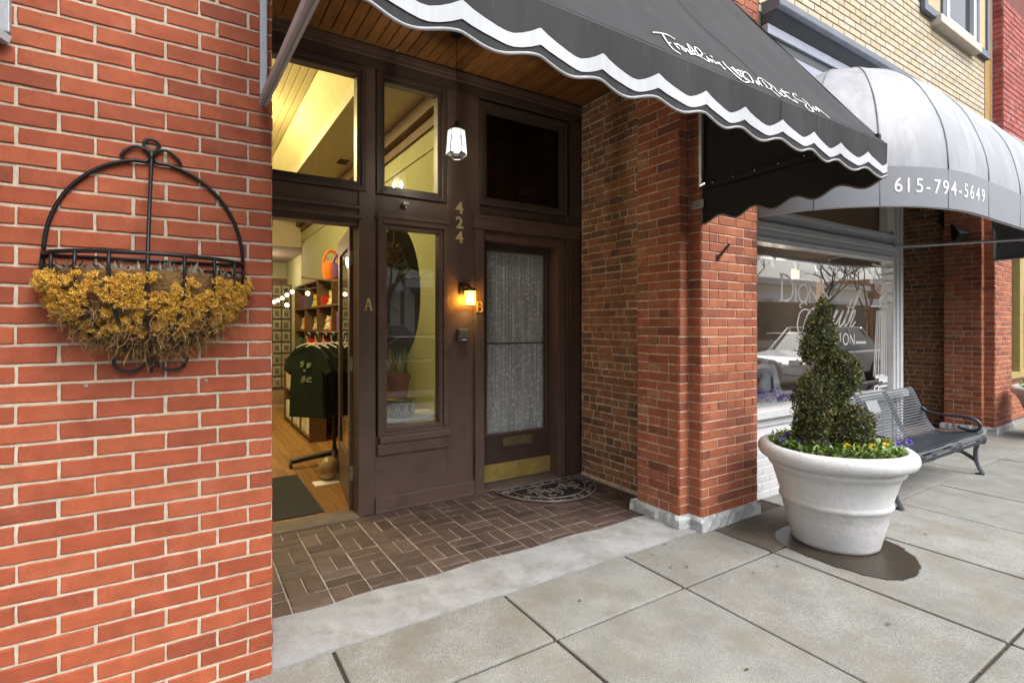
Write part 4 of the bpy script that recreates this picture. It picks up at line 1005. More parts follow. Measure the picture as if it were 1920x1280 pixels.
# side panel on the right with its own scalloped valance
def sidew(y):
    u = ((y+.02)/.255) % 1; return .022*(1-cos(2*pi*u))
ny = 80; mb = MB()
for i in range(ny+1):
    y = AY*i/ny; zt = ATOP+(AZ-ATOP)*i/ny-.006
    for j in range(9):
        z = zt+(2.43-zt)*j/8 if zt > 2.43 else zt; mb.v.append(Vector((AXR-.012+.006*sin(y*7)*sin(j), y, z)))
for i in range(ny):
    for j in range(8): q = i*9+j; mb.f.append((q, q+9, q+10, q+1))
mb.build('side_panel', BLKI, aw, smooth=True)
mb = MB()
for i in range(ny+1):
    y = AY*i/ny; zt = min(2.445, ATOP+(AZ-ATOP)*i/ny); zz = 2.17+sidew(y)+.03*i/ny
    for j in range(5): mb.v.append(Vector((AXR-.006+.006*sin(y*14+j), y, zt+(zz-zt)*j/4)))
for i in range(ny):
    for j in range(4): q = i*5+j; mb.f.append((q, q+5, q+6, q+1))
mb.build('side_valance', BLKI, aw, smooth=True)
mb = MB(); mb.tube([(AXR-.006+.006*sin(AY*i/ny*14+4), AY*i/ny, 2.17+sidew(AY*i/ny)+.03*i/ny) for i in range(ny+1)], .006, 6)
mb.tube([(AXR-.006, -.004, 2.17+sidew(0)), (AXR-.006, -.004, 2.42)], .006, 6); mb.build('side_trim_cord', TRIB, aw, smooth=True)
# frame
mb = MB(); mb.tube([(AXR-.03, -.015, 2.42), (AXR-.03, -.015, 3.95)], .016, 4); mb.build('wall_bar', ALU, aw)
mb = MB(); mb.tube([(AXR-.028, -.01, 2.425), (AXR-.028, AY+.02, 2.445)], .020, 4)
mb.tube([(AXL+.02, AY+.03, 2.42), (AXR-.03, AY+.03, 2.42)], .016, 4)
mb.build('bottom_bar', BLKI, aw)
for i in range(6):
    y = -.12-.155*i; mb = MB(); mb.ball((AXR-.046, y, 2.434+.003*i), .007, n=8, m=5); mb.build('snap', CHROME, aw)
mb = MB(); mb.tube([(AXR-.05, -.03, 2.43), (AXR-.05, -.07, 2.44)], .012, 8); mb.build('pin', CHROME, aw)
mb = MB(); mb.box(AXL+.008, AXL+.036, -.030, -.0, 2.385, 3.95); mb.build('wall_bar', ALU, aw, bevel=.003)
mb = MB(); a = Vector((AXL+.018, -.03, 2.37)); c = Vector((AXL+.018, -1.10, 2.278)); d = (c-a).normalized(); u_ = d.cross(Vector((1, 0, 0)))
mb.obox((a+c)/2+Vector((.009, 0, 0)), (c-a)/2, (.0055, 0, 0), u_*.016); mb.obox((a+c)/2+Vector((-.009, 0, 0)), (c-a)/2, (.0055, 0, 0), u_*.016); mb.obox((a+c)/2, (c-a)/2, (.006, 0, 0), u_*.010)
mb.build('side_arm', ALU, aw, bevel=.002)
for x in (.92, 1.85): mb = MB(); mb.tube([(x, -.02, ATOP-.12), (x, AY+.08, AZ-.0)], .014, 4); mb.build('rafter', ALU, aw)
for x in (.32, 1.80):
    mb = MB()
    mb.stroke([(x, AY*(1-t), AZ+(ATOP-AZ)*t) + Vector((0, 0, 0)) if False else Vector((x, AY*(1-t), AZ+(ATOP-AZ)*t))+nrm_r*(.003+rip(x, t)) for t in [i/12 for i in range(13)]], .004, nrm_r, .0008)
    mb.stroke([(x, vy(x, z)-.004, z) for z in (2.405, 2.36, 2.325)], .003, (0, -1, 0), .001); mb.build('seam', mat('seam_thread', (.006, .006, .008), .9), aw, kind='stuff')
# label sewn inside the side valance
p0, p1 = X_ = (on(1297, 383, 'x', AXR-.02), on(1321, 400, 'x', AXR-.02))
mb = MB(); y0, y1 = on(1296, 390, 'x', AXR-.016).y, on(1320, 390, 'x', AXR-.016).y
mb.box(AXR-.022, AXR-.018, y1, y0, 2.285, 2.345); lb = mb.build('label', mat('cloth_label', (.32, .31, .27), .8, var=.2), aw)
mb = MB()
for k_ in range(3):
    for i in range(4): mb.box(AXR-.0235, AXR-.022, y0-.030-i*.012-.008, y0-.030-i*.012, 2.30+k_*.013, 2.305+k_*.013)
mb.box(AXR-.0235, AXR-.022, y0-.018, y0-.008, 2.318, 2.336); mb.build('print', mat('label_ink', (.04, .1, .06), .8), lb)
# script lettering traced onto the sloping canvas
P0 = Vector((0, AY, AZ)); lets = MB()
def za(pts, sc, ox, oy, w=.0062):
    q = [on_plane(ox+x/sc, oy+y/sc, P0, nrm_r) for x, y in pts]
    q = curve(q, 4); out = []
    for v in q:
        t = (v.z-AZ)/(ATOP-AZ); out.append(v+nrm_r*(.0035+rip(v.x, max(0, min(1, t)))))
    lets.stroke(out, w, nrm_r, .0012)
SA = [[(100, 125), (250, 150), (400, 200), (530, 275)], [(280, 180), (380, 340), (500, 480), (645, 575)], [(380, 345), (445, 350)], [(510, 355), (570, 430), (630, 485)], [(545, 395), (560, 375), (600, 378), (630, 415)],
      [(720, 470), (680, 420), (655, 425), (690, 490), (750, 525), (725, 455), (765, 505)], [(770, 455), (850, 580)], [(800, 500), (840, 520), (890, 585)], [(930, 565), (870, 540), (790, 360), (830, 385), (900, 480), (940, 570)],
      [(850, 520), (930, 490)], [(930, 560), (1000, 600), (1060, 585), (1075, 545), (1000, 440), (935, 415), (955, 490), (1020, 590), (1095, 655)], [(1110, 650), (1160, 690), (1220, 720), (1160, 605)], [(1120, 540), (1130, 550)],
      [(1220, 650), (1290, 740)], [(1235, 690), (1290, 685), (1360, 765)], [(1240, 580), (1290, 630)], [(1360, 735), (1440, 770), (1480, 810), (1540, 870), (1490, 840)], [(1380, 720), (1440, 740)], [(1490, 690), (1600, 830), (1850, 1067)]]
SB = [[(0, 155), (100, 270), (200, 370), (280, 430), (350, 440), (375, 415)], [(60, 150), (150, 250), (245, 345)], [(90, 140), (170, 240), (265, 340)], [(55, 165), (105, 180)], [(180, 190), (260, 300), (335, 400)], [(150, 210), (255, 225)],
      [(335, 400), (280, 330), (270, 250), (330, 260), (400, 340), (445, 440), (385, 420), (320, 350)], [(480, 420), (545, 490), (500, 405), (525, 440), (560, 480)], [(610, 515), (540, 410), (530, 370), (580, 360), (680, 410), (770, 500), (770, 550), (730, 555), (670, 520)],
      [(600, 400), (700, 525)], [(740, 450), (820, 510), (870, 590), (960, 680)], [(760, 560), (850, 640), (925, 705)], [(930, 610), (990, 690), (1040, 670), (960, 600)], [(950, 545), (1020, 640), (1100, 735)], [(930, 580), (1090, 630)],
      [(1030, 670), (1140, 750), (1240, 810), (1180, 740)], [(1240, 670), (1210, 640), (1165, 640), (1180, 690), (1240, 740), (1360, 790), (1400, 825)], [(1340, 715), (1420, 790), (1470, 860), (1560, 930)], [(1400, 825), (1385, 865), (1440, 930), (1500, 965), (1530, 955), (1480, 890)],
      [(1520, 860), (1575, 935), (1600, 890), (1635, 965), (1570, 865), (1650, 935), (1710, 985), (1620, 905)], [(1700, 975), (1760, 1030), (1820, 1085)]]
for s_ in SA: za(s_, 10.667, 1215, 50)
for s_ in SB: za(s_, 9.6, 1365, 110)
lets.build('lettering', VIN, aw)

# the next awning's end frame at the far left
mb = MB(); mb.box(-.87, -.805, -.03, 0, 2.43, 3.7); t = thing('awning_frame', (-.84, 0, 2.4), 'grey metal awning bracket at the top left of the orange brick wall', 'awning frame'); mb.build('wall_bar', ALU, t, bevel=.003)
a, c = Vector((-.812, -.02, 2.405)), Vector((-1.7, -.9, 2.75))
mb = MB(); mb.tube([a, c], .02, 4); mb.build('arm', ALU, t)

la = thing('side_awning', (-3, -.5, 2.4), 'black canvas awning further left along the brick wall', 'awning')
mb = MB(); mb.add([(-6, AY, AZ), (-.84, AY, AZ), (-.84, 0, ATOP), (-6, 0, ATOP), (-6, AY, 2.2), (-.84, AY, 2.2)], [(0, 1, 2, 3), (4, 5, 1, 0)]); mb.build('canvas', BLK, la)
# ================================================================== GREY DOMED AWNING
ga = thing('grey_awning', (6.1, -.5, 2.3), 'pale grey domed awning carrying a white telephone number', 'awning')
EA, EB, XA, XB, ZB, ZM, ZT = 1.31, .955, 4.775, 7.42, 2.302, 2.585, 3.70
path = []
for i in range(25): q = pi*(1-.5*i/24); path.append((Vector((XA+EA*cos(q), -EB*sin(q), 0)), Vector((XA, 0, 0))))
for i in range(1, 24): x = XA+(XB-XA)*i/24; path.append((Vector((x, -EB, 0)), Vector((x, 0, 0))))
for i in range(25): q = pi*(.5-.5*i/24); path.append((Vector((XB+EA*cos(q), -EB*sin(q), 0)), Vector((XB, 0, 0))))
M_ = 18
def dome(i, j):
    p, c = path[i]; t = pi/2*j/M_; k_ = 1-.018*sin(2*t)*abs(sin(i*pi/6.2))-.006*sin(i*2.1+j*.9)*sin(t*3); return c+(p-c)*cos(t)*k_+Vector((0, 0, ZM+(ZT-ZM)*sin(t)*(.5+.5*k_)))
mb = MB(); np_ = len(path)
for i in range(np_):
    for j in range(M_+1): mb.v.append(dome(i, j))
for i in range(np_-1):
    for j in range(M_): q = i*(M_+1)+j; mb.f.append((q, q+M_+1, q+M_+2, q+1))
mb.build('dome_canvas', GRYA, ga, smooth=True)
mb = MB()
for i in range(np_):
    p, c = path[i]; e = (p-c).normalized()
    mb.v += [p+Vector((0, 0, ZM)), p+Vector((0, 0, ZB)), p-e*.012+Vector((0, 0, ZB)), p-e*.012+Vector((0, 0, ZM-.01))]
for i in range(np_-1):
    for j in range(3): q = i*4+j; mb.f.append((q, q+1, q+5, q+4))
mb.build('band', GRYB, ga, smooth='auto')
mb = MB()   # dark lining
for i in range(np_):
    p, c = path[i]
    for j in range(M_+1): mb.v.append(c+(p-c)*cos(pi/2*j/M_)*.985+Vector((0, 0, ZM-.012+(ZT-ZM-.02)*sin(pi/2*j/M_))))
for i in range(np_-1):
    for j in range(M_): q = i*(M_+1)+j; mb.f.append((q, q+1, q+M_+2, q+M_+1))
mb.build('lining', GRYI, ga, smooth=True)
def idx(px, y=None):
    best = min(range(np_), key=lambda i: (abs(path[i][0].x-px) if y is None else (path[i][0]-Vector((px, y, 0))).length)); return best
for i in (idx(3.6, -.36), idx(3.87, -.68), idx(4.33, -.89), idx(4.95, -.955), 33, 42, 48, 55, 61, 67):
    mb = MB(); mb.tube([dome(i, j) for j in range(M_+1)], .0065, 5); p, c = path[i]; mb.tube([p+Vector((0, 0, ZM)), p+Vector((0, 0, ZB))], .003, 4); mb.build('seam', SEAM, ga, smooth=True)
mb = MB(); mb.tube([path[i][0]*1.0+(path[i][1]-path[i][0]).normalized()*.03+Vector((0, 0, ZB+.012)) for i in range(np_)], .014, 6)
mb.tube([(XB+EA-.02, -.02, ZB), (XB+EA-.02, -.02, 3.0)], .016, 6); mb.tube([(XB+EA-.08, -.3, ZB+.22), (XB+EA-.5, -.9, ZB+.25)], .012, 6)
mb.build('frame_tube', WHT, ga, smooth=True)
mb = MB(); mb.tube([on(1672, 464, 'y', .13), (6.89, -.75, 2.33), (7.3, -.93, 2.335)], .013, 6); mb.build('stay_rod', WHT, ga, smooth=True)
# telephone number around the band
def surf(s):
    """arc length along the band -> point, tangent"""
    acc = 0
    for i in range(np_-1):
        d = (path[i+1][0]-path[i][0]).length
        if acc+d >= s: f = (s-acc)/d; return path[i][0].lerp(path[i+1][0], f), (path[i+1][0]-path[i][0]).normalized()
        acc += d
def s_of(px):
    acc = 0; best = None
    for i in range(np_-1):
        a = proj(path[i][0]+Vector((0, 0, 2.44))); c = proj(path[i+1][0]+Vector((0, 0, 2.44))); d = (path[i+1][0]-path[i][0]).length
        if a[0] <= px <= c[0]: return acc+d*(px-a[0])/(c[0]-a[0])
        acc += d
num = '615-794-5649'; cpx = [1684, 1703, 1724, 1740, 1757, 1773, 1788, 1800, 1811, 1822, 1833, 1843]
for ch, px in zip(num, cpx):
    s_ = s_of(px); p, tg = surf(s_); nn = Vector((tg.y, -tg.x, 0)); zz = 2.402
    text_mb(ch, .145, lambda a, b_, c: p+tg*(a*.92)+nn*(.0025+c)+Vector((0, 0, zz+b_)), .0008, .0005).build('digit', VIN, ga)

# flood light under the grey awning
fl_ = thing('flood_light', (8.85, .3, 2.75), 'black flood light fixed high on the dark brick recess wall', 'flood light')
a = on(1783, 412, 'x', 8.93); c = on(1808, 440, 'x', 8.75)
d = (c-a).normalized(); s1 = d.cross(Vector((0, 0, 1))).normalized(); s2 = d.cross(s1)
mb = MB(); mb.obox((a+c)/2, (c-a)*.70, s1*.12, s2*.075); mb.build('housing', PLASTIC, fl_, bevel=.01)
mb = MB(); mb.obox(c+d*.07, d*.008, s1*.13, s2*.085); mb.build('bezel', PLASTIC, fl_, bevel=.004)
mb = MB(); mb.tube([a-d*.05, a+Vector((.25, .05, .06))], .015, 6); mb.build('arm', PLASTIC, fl_)

# ================================================================== WHITE SHOP WINDOW
wv = thing('shop_window', (4.9, .15, 0), 'white framed shop window lettered in white behind the spiral topiary', 'shop window')
WY = .15; WX0, WX1 = 3.452, 6.43
def wp(name, boxes, m=WHT, parent=None, bevel=.005):
    mb = MB()
    for q in boxes: mb.box(*q)
    return mb.build(name, m, parent or wv, bevel=bevel)
wp('post', [(6.19, 6.43, WY, WY+.14, 0, 3.4), (6.24, 6.29, WY-.012, WY, 0, 3.4), (6.335, 6.40, WY-.012, WY, .0, 3.4)])
wp('post', [(3.452, 3.56, WY+.01, WY+.14, 0, 3.4)])
wp('header', [(3.56, 6.19, WY+.0, WY+.14, 2.155, 2.25), (3.56, 6.19, WY+.012, WY+.14, 2.25, 2.42), (3.46, 6.20, WY-.035, WY+.012, 2.262, 2.315)])
wp('header_trim', [(3.56, 6.19, WY-.014, WY, 2.175, 2.20), (3.56, 6.19, WY-.01, WY+.012, 2.40, 2.44)])
wp('sill', [(3.455, 6.44, WY-.05, WY+.12, .685, .752), (3.455, 6.43, WY+.0, WY+.10, .61, .685)])
mb = MB(); mb.box(3.55, 6.2, WY+.06, WY+.066, .752, 2.157); gp_ = mb.build('pane', GLS, wv)
mb = MB(); mb.box(3.55, 6.2, WY+.06, WY+.066, 2.42, 3.4); mb.build('transom_pane', GLB, wv)
mb = MB(); mb.box(3.46, 6.42, WY+.02, WY+.14, 0, .61); mb.build('base_mortar', MORW, wv)
wb = []
for kk, z in courses(.005, .6):
    J = seq(3.47, 6.42, .21, .105 if kk % 2 else .21)
    for a, c in zip(J[:-1], J[1:]): wb.append(((a+c)/2, z, c-a-.008, .059))
lay(wv, [(0, WY+.02, 0, wb)], WHB, rough=.0006, cap=150, proud=.003)
mb = MB(); mb.box(6.43, 6.445, WY+.01, WY+.05, 1.16, 1.37); mb.build('door_strike', STEEL, wv)
# vinyl lettering on the pane, traced in the plane of the glass
GY = WY+.058; vl = MB()
def wl_(pts, w=.012, sc=7.11, ox=1440, oy=490, sm=True):
    q = [on(ox+x/sc, oy+y/sc, 'y', GY) for x, y in pts]; vl.stroke(curve(q, 5) if sm else q, w, (0, -1, 0), .0015)
def ell(cx, cy, rx, ry, w=.012): wl_([(cx+rx*cos(t), cy+ry*sin(t)) for t in [2*pi*i/20 for i in range(21)]], w, sm=False)
wl_([(185, 170), (182, 520)], .028, sm=False); wl_([(150, 521), (240, 525)], .01); wl_([(160, 170), (230, 180), (305, 240), (335, 340), (325, 440), (285, 510), (230, 525)], .02)
wl_([(370, 300), (370, 525)], .022, sm=False); wl_([(350, 303), (388, 302)], .008); wl_([(345, 527), (395, 528)], .008)
ell(470, 425, 64, 118, .016); wl_([(560, 325), (555, 540)], .008, sm=False); wl_([(548, 322), (605, 430), (664, 545)], .022, sm=False); wl_([(665, 310), (664, 545)], .008, sm=False); wl_([(535, 541), (578, 541)], .006)
wl_([(690, 200), (710, 250), (695, 300)], .014); wl_([(780, 345), (752, 336), (735, 380), (760, 430), (795, 480), (790, 540), (745, 550)], .016); wl_([(840, 450), (800, 540)], .01)
wl_([(650, 598), (570, 655), (515, 740), (482, 860), (462, 985)], .018); wl_([(525, 575), (470, 548), (425, 590), (440, 620)], .01); wl_([(575, 655), (480, 640), (425, 690), (402, 780), (392, 870), (425, 1000)], .012)
wl_([(915, 640), (885, 720), (850, 800), (830, 850)], .014); wl_([(935, 660), (890, 740), (875, 820), (905, 830), (960, 740), (1000, 655)], .014); wl_([(1005, 655), (960, 780), (945, 860), (985, 845), (1040, 740), (1085, 655)], .014); wl_([(1080, 655), (1040, 760), (1015, 855)], .014)
wl_([(1117, 508), (1060, 680), (1015, 840), (1040, 850), (1070, 820)], .014); wl_([(1050, 600), (1140, 615)], .008); wl_([(1062, 835), (1130, 640), (1235, 405), (1215, 388), (1185, 470), (1130, 640), (1080, 800)], .013); wl_([(1085, 800), (1140, 665), (1162, 655), (1150, 720), (1098, 845), (1120, 868), (1165, 800)], .013)
wl_([(960, 950), (965, 1060)], .012, sm=False); ell(1037, 1035, 34, 72, .011); wl_([(1095, 975), (1098, 1095)], .007, sm=False); wl_([(1092, 975), (1152, 1105)], .014, sm=False); wl_([(1152, 970), (1152, 1105)], .007, sm=False)
for i in range(7): wl_([(1172+i*20, 1068), (1185+i*20, 1080), (1174+i*20, 1094)], .012)
z2 = dict(sc=4.571, ox=1620, oy=480)
wl_([(70, 68), (150, 92), (230, 106)], .02, **z2); wl_([(95, 105), (120, 165), (132, 205)], .014, **z2); wl_([(132, 165), (190, 150), (215, 180), (205, 210), (170, 212)], .02, **z2)
wl_([(140+(10+i*1.6)*cos(i*.55), 262+(14+i*2.6)*sin(i*.55)) for i in range(22)], .012, **z2); wl_([(215, 262), (205, 305), (170, 345), (140, 362), (140, 395)], .02, **z2); wl_([(160, 345), (190, 300), (178, 270), (200, 250), (215, 265)], .013, **z2)
wl_([(140, 392), (222, 395)], .015, **z2); wl_([(140, 405), (150, 440)], .015, **z2); wl_([(175, 400), (220, 400)], .012, **z2); wl_([(60, 428), (140, 432), (225, 434)], .016, **z2)
for a, c in ((112, 84), (125, 98), (138, 120), (150, 146), (162, 160), (174, 174), (188, 190), (203, 212), (216, 222)): wl_([(a, 468), (c, 1035)], .009, sm=False, **z2)
for (cx_, cy_) in ((120, 1040), (150, 1035), (180, 1045), (150, 1065), (185, 1075)): wl_([(cx_-22, cy_), (cx_, cy_-10), (cx_+22, cy_)], .035, **z2)
wl_([(215, 1062), (214, 1100), (190, 1108), (135, 1118), (122, 1140), (122, 1168)], .016, **z2); wl_([(125, 1108), (95, 1118), (90, 1150)], .014, **z2); wl_([(140, 1165), (225, 1168)], .02, **z2)
vl.build('lettering', VIN, wv)
# display inside
random.seed(77)
sd_ = struct('second_shop_interior')
b = MB(); b.box(3.452, 6.43, 2.6, 2.65, 0, 3.5); b.box(6.43, 6.5, .4, 2.6, 0, 3.5); b.box(3.40, 3.45, .55, 2.6, 0, 3.5); b.box(3.4, 6.5, .3, 2.6, 3.4, 3.5); b.build('inner_wall', mat('dim_brown_wall', (.20, .155, .115), .9), sd_)
b = MB(); b.box(3.46, 6.43, .3, 2.6, -.05, .60); b.build('display_floor', mat('display_cloth', (.5, .52, .52), .8), sd_)
def tb(name, boxes, m, lab, cat):
    mb = MB()
    for q in boxes: mb.box(*q)
    return tag(mb.build(name, m, bevel=.004), lab, cat)
tb('tan_screen', [(4.5, 5.35, 1.35, 1.39, .6, 2.6), (3.6, 4.5, 1.35, 1.39, 1.72, 2.6)], TAN, 'tan display screen behind the white lettering', 'screen')
tb('tan_post', [(6.25, 6.36, .9, 1.0, .6, 2.2), (5.7, 6.36, .9, 1.0, 2.0, 2.12)], TAN, 'tan timber frame at the right side of the shop display', 'frame')
tb('display_table', [(3.6, 4.9, .38, .85, .60, .74)], mat('pale_green_cloth', (.5, .56, .54), .8, var=.15), 'pale cloth covered table in the shop window', 'table')
for i, (x, y, hgt, m) in enumerate(((3.98, .62, .42, 0), (4.28, .72, .46, 1), (4.62, .66, .36, 0))):
    t = thing('jewellery_bust', (x, y, .74), ('grey jewellery bust at the left of the window display', 'dark violet jewellery bust with white side panel', 'white jewellery bust near the topiary')[i], 'bust')
    mm_ = mat('bust_velvet_%d' % m, ((.5, .5, .52), (.07, .04, .12))[m], .8)
    mb = MB(); mb.lathe([(.10, 0), (.105, .06*hgt/.4), (.07, .2*hgt/.4), (.13, .27*hgt/.4), (.12, .33*hgt/.4), (.045, .37*hgt/.4), (.042, hgt)], (x, y, .74), 20, sy=.6); mb.build('form', mm_, t, smooth='auto')
    mb = MB(); mb.add([(x+.03, y-.09, .76), (x+.22, y-.05, .76), (x+.16, y-.02, .74+hgt*.85), (x+.02, y-.06, .74+hgt*.95), (x+.03, y-.08, .76), (x+.22, y-.04, .76), (x+.16, y-.01, .74+hgt*.85), (x+.02, y-.05, .74+hgt*.95)], [(0, 1, 2, 3), (7, 6, 5, 4), (0, 4, 5, 1), (1, 5, 6, 2), (2, 6, 7, 3), (3, 7, 4, 0)]); mb.build('panel', mat('bust_card', (.6, .6, .6), .7), t)
mb = MB()
for i in range(420):
    p = Vector((random.uniform(3.62, 4.75), random.uniform(.36, .62), .745+abs(random.gauss(0, .05)))); mb.leaf(p, Vector((random.gauss(0, 1), random.gauss(0, .5), random.gauss(0, .6))), Vector((0, 1, .3)), random.uniform(.03, .09), .006)
tag(mb.build('tinsel', mat('violet_tinsel', (.16, .03, .5), .3, metal=.4), kind='stuff'), 'violet tinsel spread over the window display table', 'tinsel', kind='stuff')
for i in range(4): tb('folded_cloth', [(3.64+i*.27, 3.86+i*.27, .34, .37, .62, .73)], goods[(1, 6, 9, 1)[i]], ('white', 'dark green', 'violet', 'second white')[i]+' folded cloth low in the shop window display', 'cloth')
t = thing('violet_bottle', (5.9, .9, 1.33), 'small violet bottle with gold top on a shelf in the window', 'bottle')
q_ = on(1604, 622, 'y', .8)
mb = MB(); mb.lathe([(.03, 0), (.034, .09), (.015, .12)], q_, 12); mb.build('glass', mat('violet_glass', (.1, .02, .6), .3), t); mb = MB(); mb.lathe([(.018, .12), (.018, .15)], q_, 10); mb.build('cap', BRASS, t)
tb('glass_shelf', [(5.2, 6.25, .7, 1.0, q_.z-.012, q_.z-.002)], WHT, 'white shelf holding the violet bottle inside the window', 'shelf')
mb = MB(); mb.box(3.6, 5.6, .5, .56, 2.11, 2.14); mb.box(3.6, 6.1, .32, .35, 2.08, 2.1)
for i in range(6): mb.tube([(3.7+i*.4, .5, 2.1), (3.7+i*.4, .48, 2.02)], .025, 8)
tag(mb.build('track_light', ALU), 'grey track light rail under the head of the white shop window', 'track light')

lamp('lamp_light', (4.3, 1.05, 1.95), 9, (1, .86, .68), bpy.data.objects['track_light'], .1); lamp('lamp_light', (5.5, 1.1, 1.95), 12, (1, .84, .64), bpy.data.objects['track_light'], .1)
# far doorway and beyond
fd = struct('far_doorway_floor'); b = MB(); b.box(6.44, 9.0, .2, 2.6, -.1, .012); b.build('tile_bed', mat('red_floor_tile', (.2, .11, .08), .7, var=.2, vscale=6), fd)
bw = thing('far_doorway_wall', (7.6, 2.6, 0), 'dim back wall with a dark door in the far doorway recess', 'wall'); bw['kind'] = 'thing'
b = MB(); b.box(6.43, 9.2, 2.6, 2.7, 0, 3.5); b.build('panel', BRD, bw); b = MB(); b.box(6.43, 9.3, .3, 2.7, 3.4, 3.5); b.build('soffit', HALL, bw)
ff = thing('yellow_shopfront', (11, .2, 0), 'yellow framed shopfront past the far brick pillar', 'shopfront')
b = MB(); b.box(9.5, 16, .245, .4, 0, .66); b.build('brick_base', MORP, ff)
lay(ff, [(0, .24, 0, [((a+c)/2, z, c-a-.009, .0585) for kk, z in courses(.01, .66) for a, c in zip(seq(9.5, 11.6, .21, .105 if kk % 2 else .21)[:-1], seq(9.5, 11.6, .21, .105 if kk % 2 else .21)[1:])])], PIL, rough=.001, cap=120); b = MB(); b.box(10.62, 10.80, .18, .3, .68, 3.3); b.box(9.5, 16, .16, .3, .66, .74); b.box(9.5, 16, .18, .3, 2.9, 3.3); b.build('frame', mat('yellow_frame', (.38, .29, .10), .6), ff)
b = MB(); b.box(9.5, 16, .26, .265, .74, 2.9); b.build('pane', GLS, ff); b = MB(); b.box(9.5, 16, 1.5, 1.55, 0, 3.3); b.box(9.5, 16, .4, 1.5, 3.25, 3.3); b.build('inner_wall', mat('pale_inner', (.5, .5, .46), .9), ff)
# ================================================================== PLANTERS
random.seed(51)
def planter(cx, cy, lab):
    t = thing('white_planter', (cx, cy, 0), lab, 'planter', 'white urn planters on the sidewalk')
    pr = [(.245, 0), (.262, .012), (.266, .03), (.302, .19), (.316, .262), (.324, .272), (.333, .284), (.334, .296), (.330, .308), (.327, .318), (.372, .46), (.384, .492), (.398, .502), (.405, .515), (.402, .530), (.398, .538), (.43, .546), (.456, .562), (.468, .588), (.468, .612), (.458, .636), (.44, .650), (.42, .655), (.402, .648), (.392, .630), (.388, .60)]
    mb = MB(); mb.lathe(pr, (cx, cy, 0), 72)
    for v in mb.v:
        a = atan2(v.y-cy, v.x-cx); v.z += .004*sin(3*a+1)*(v.z/.65); k_ = 1+.006*sin(5*a+v.z*9)+.004*sin(11*a-v.z*15); v.x = cx+(v.x-cx)*k_; v.y = cy+(v.y-cy)*k_
    mb.build('pot', POT, t, smooth=True)
    mb = MB(); mb.lathe([(.01, .615), (.2, .612), (.393, .60)], (cx, cy, 0), 36, cap=False); mb.build('soil', SOIL, t, smooth=True); return t
PX, PY = 3.42, -.575
p1 = planter(PX, PY, 'large white urn planter with the spiral topiary beside the puddle')
p2 = copy_tree(p1); p2.location = (9.21, -.53, 0); p2.rotation_euler.z = 1.2; p2['label'] = 'smaller looking white urn planter at the right edge beyond the bench'

# spiral boxwood
tp = thing('spiral_topiary', (PX, PY, .6), 'clipped spiral boxwood topiary growing in the white planter', 'topiary')
DP = 3.51
def at(px, py, dd=0):
    r_ = ray(px, py); return CAM+r_*(DP+dd)
k_h = DP/FPX*.849; k_v = DP/FPX
BL = [(1543, 590, 14, 30, 0), (1538, 632, 31, 43, .0), (1521, 655, 22, 26, -.03), (1545, 655, 23, 28, .02), (1580, 702, 32, 42, -.02), (1553, 722, 39, 40, .0), (1525, 750, 39, 46, -.03), (1555, 757, 35, 35, .04), (1604, 802, 34, 40, -.05), (1580, 816, 32, 31, -.04), (1521, 802, 35, 42, .0), (1552, 812, 38, 38, .05)]
right = Vector((cos(TH), -sin(TH), 0)); fwd = Vector((sin(TH), cos(TH), 0))
fol = MB(); fy = MB(); core = MB()
for px, py, rx, ry, dd in BL:
    c = at(px, py, dd); RX, RZ = rx*k_h, ry*k_v; RY = RX*1.0
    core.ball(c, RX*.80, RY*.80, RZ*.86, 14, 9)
    n = int(9500*(rx*ry)/(54*52)*.42)
    for i in range(n):
        v = Vector((random.gauss(0, 1), random.gauss(0, 1), random.gauss(0, 1))).normalized(); rr = random.choice((random.uniform(.72, 1.0), random.uniform(.92, 1.06)))*(1+.07*sin(v.x*7+c.z*20)*sin(v.z*6+px))
        p = c+Vector((v.x*RX, v.y*RY, v.z*RZ))*rr
        d = (v*.9+Vector((random.gauss(0, .6), random.gauss(0, .6), random.gauss(.25, .6))))
        l = random.uniform(.013, .023)
        (fy if random.random() < .035 else fol).leaf(p, d, Vector((random.gauss(0, 1), random.gauss(0, 1), random.gauss(0, 1))), l, l*.36)
for i in range(230):
    b_ = random.choice(BL); c = at(b_[0], b_[1], b_[4]); v = Vector((random.gauss(0, 1), random.gauss(0, 1), random.gauss(0, 1))).normalized(); p = c+Vector((v.x*b_[2]*k_h, v.y*b_[2]*k_h, v.z*b_[3]*k_v))
    for k_ in range(6): fol.leaf(p+v*.008*k_, v*.7+Vector((random.gauss(0, .6), random.gauss(0, .6), .4)), Vector((random.gauss(0, 1), 1, random.gauss(0, 1))), .017, .006)
fol.build('foliage', BOX, tp, kind='stuff'); fy.build('yellow_leaves', BOXY, tp, kind='stuff')
core.build('shade_core', mat('foliage_shade', (.02, .02, .011), 1, var=.4, vscale=40), tp, smooth=True)  # solid dark core: shade between the leaves put into its colour
mb = MB(); mb.tube(curve([at(1557, 850), at(1556, 800, -.02), at(1562, 740, .03), at(1550, 680), at(1547, 610)], 5), [.022]*6+[.018]*6+[.012]*9, 8); mb.build('trunk', TWIG, tp, smooth=True)
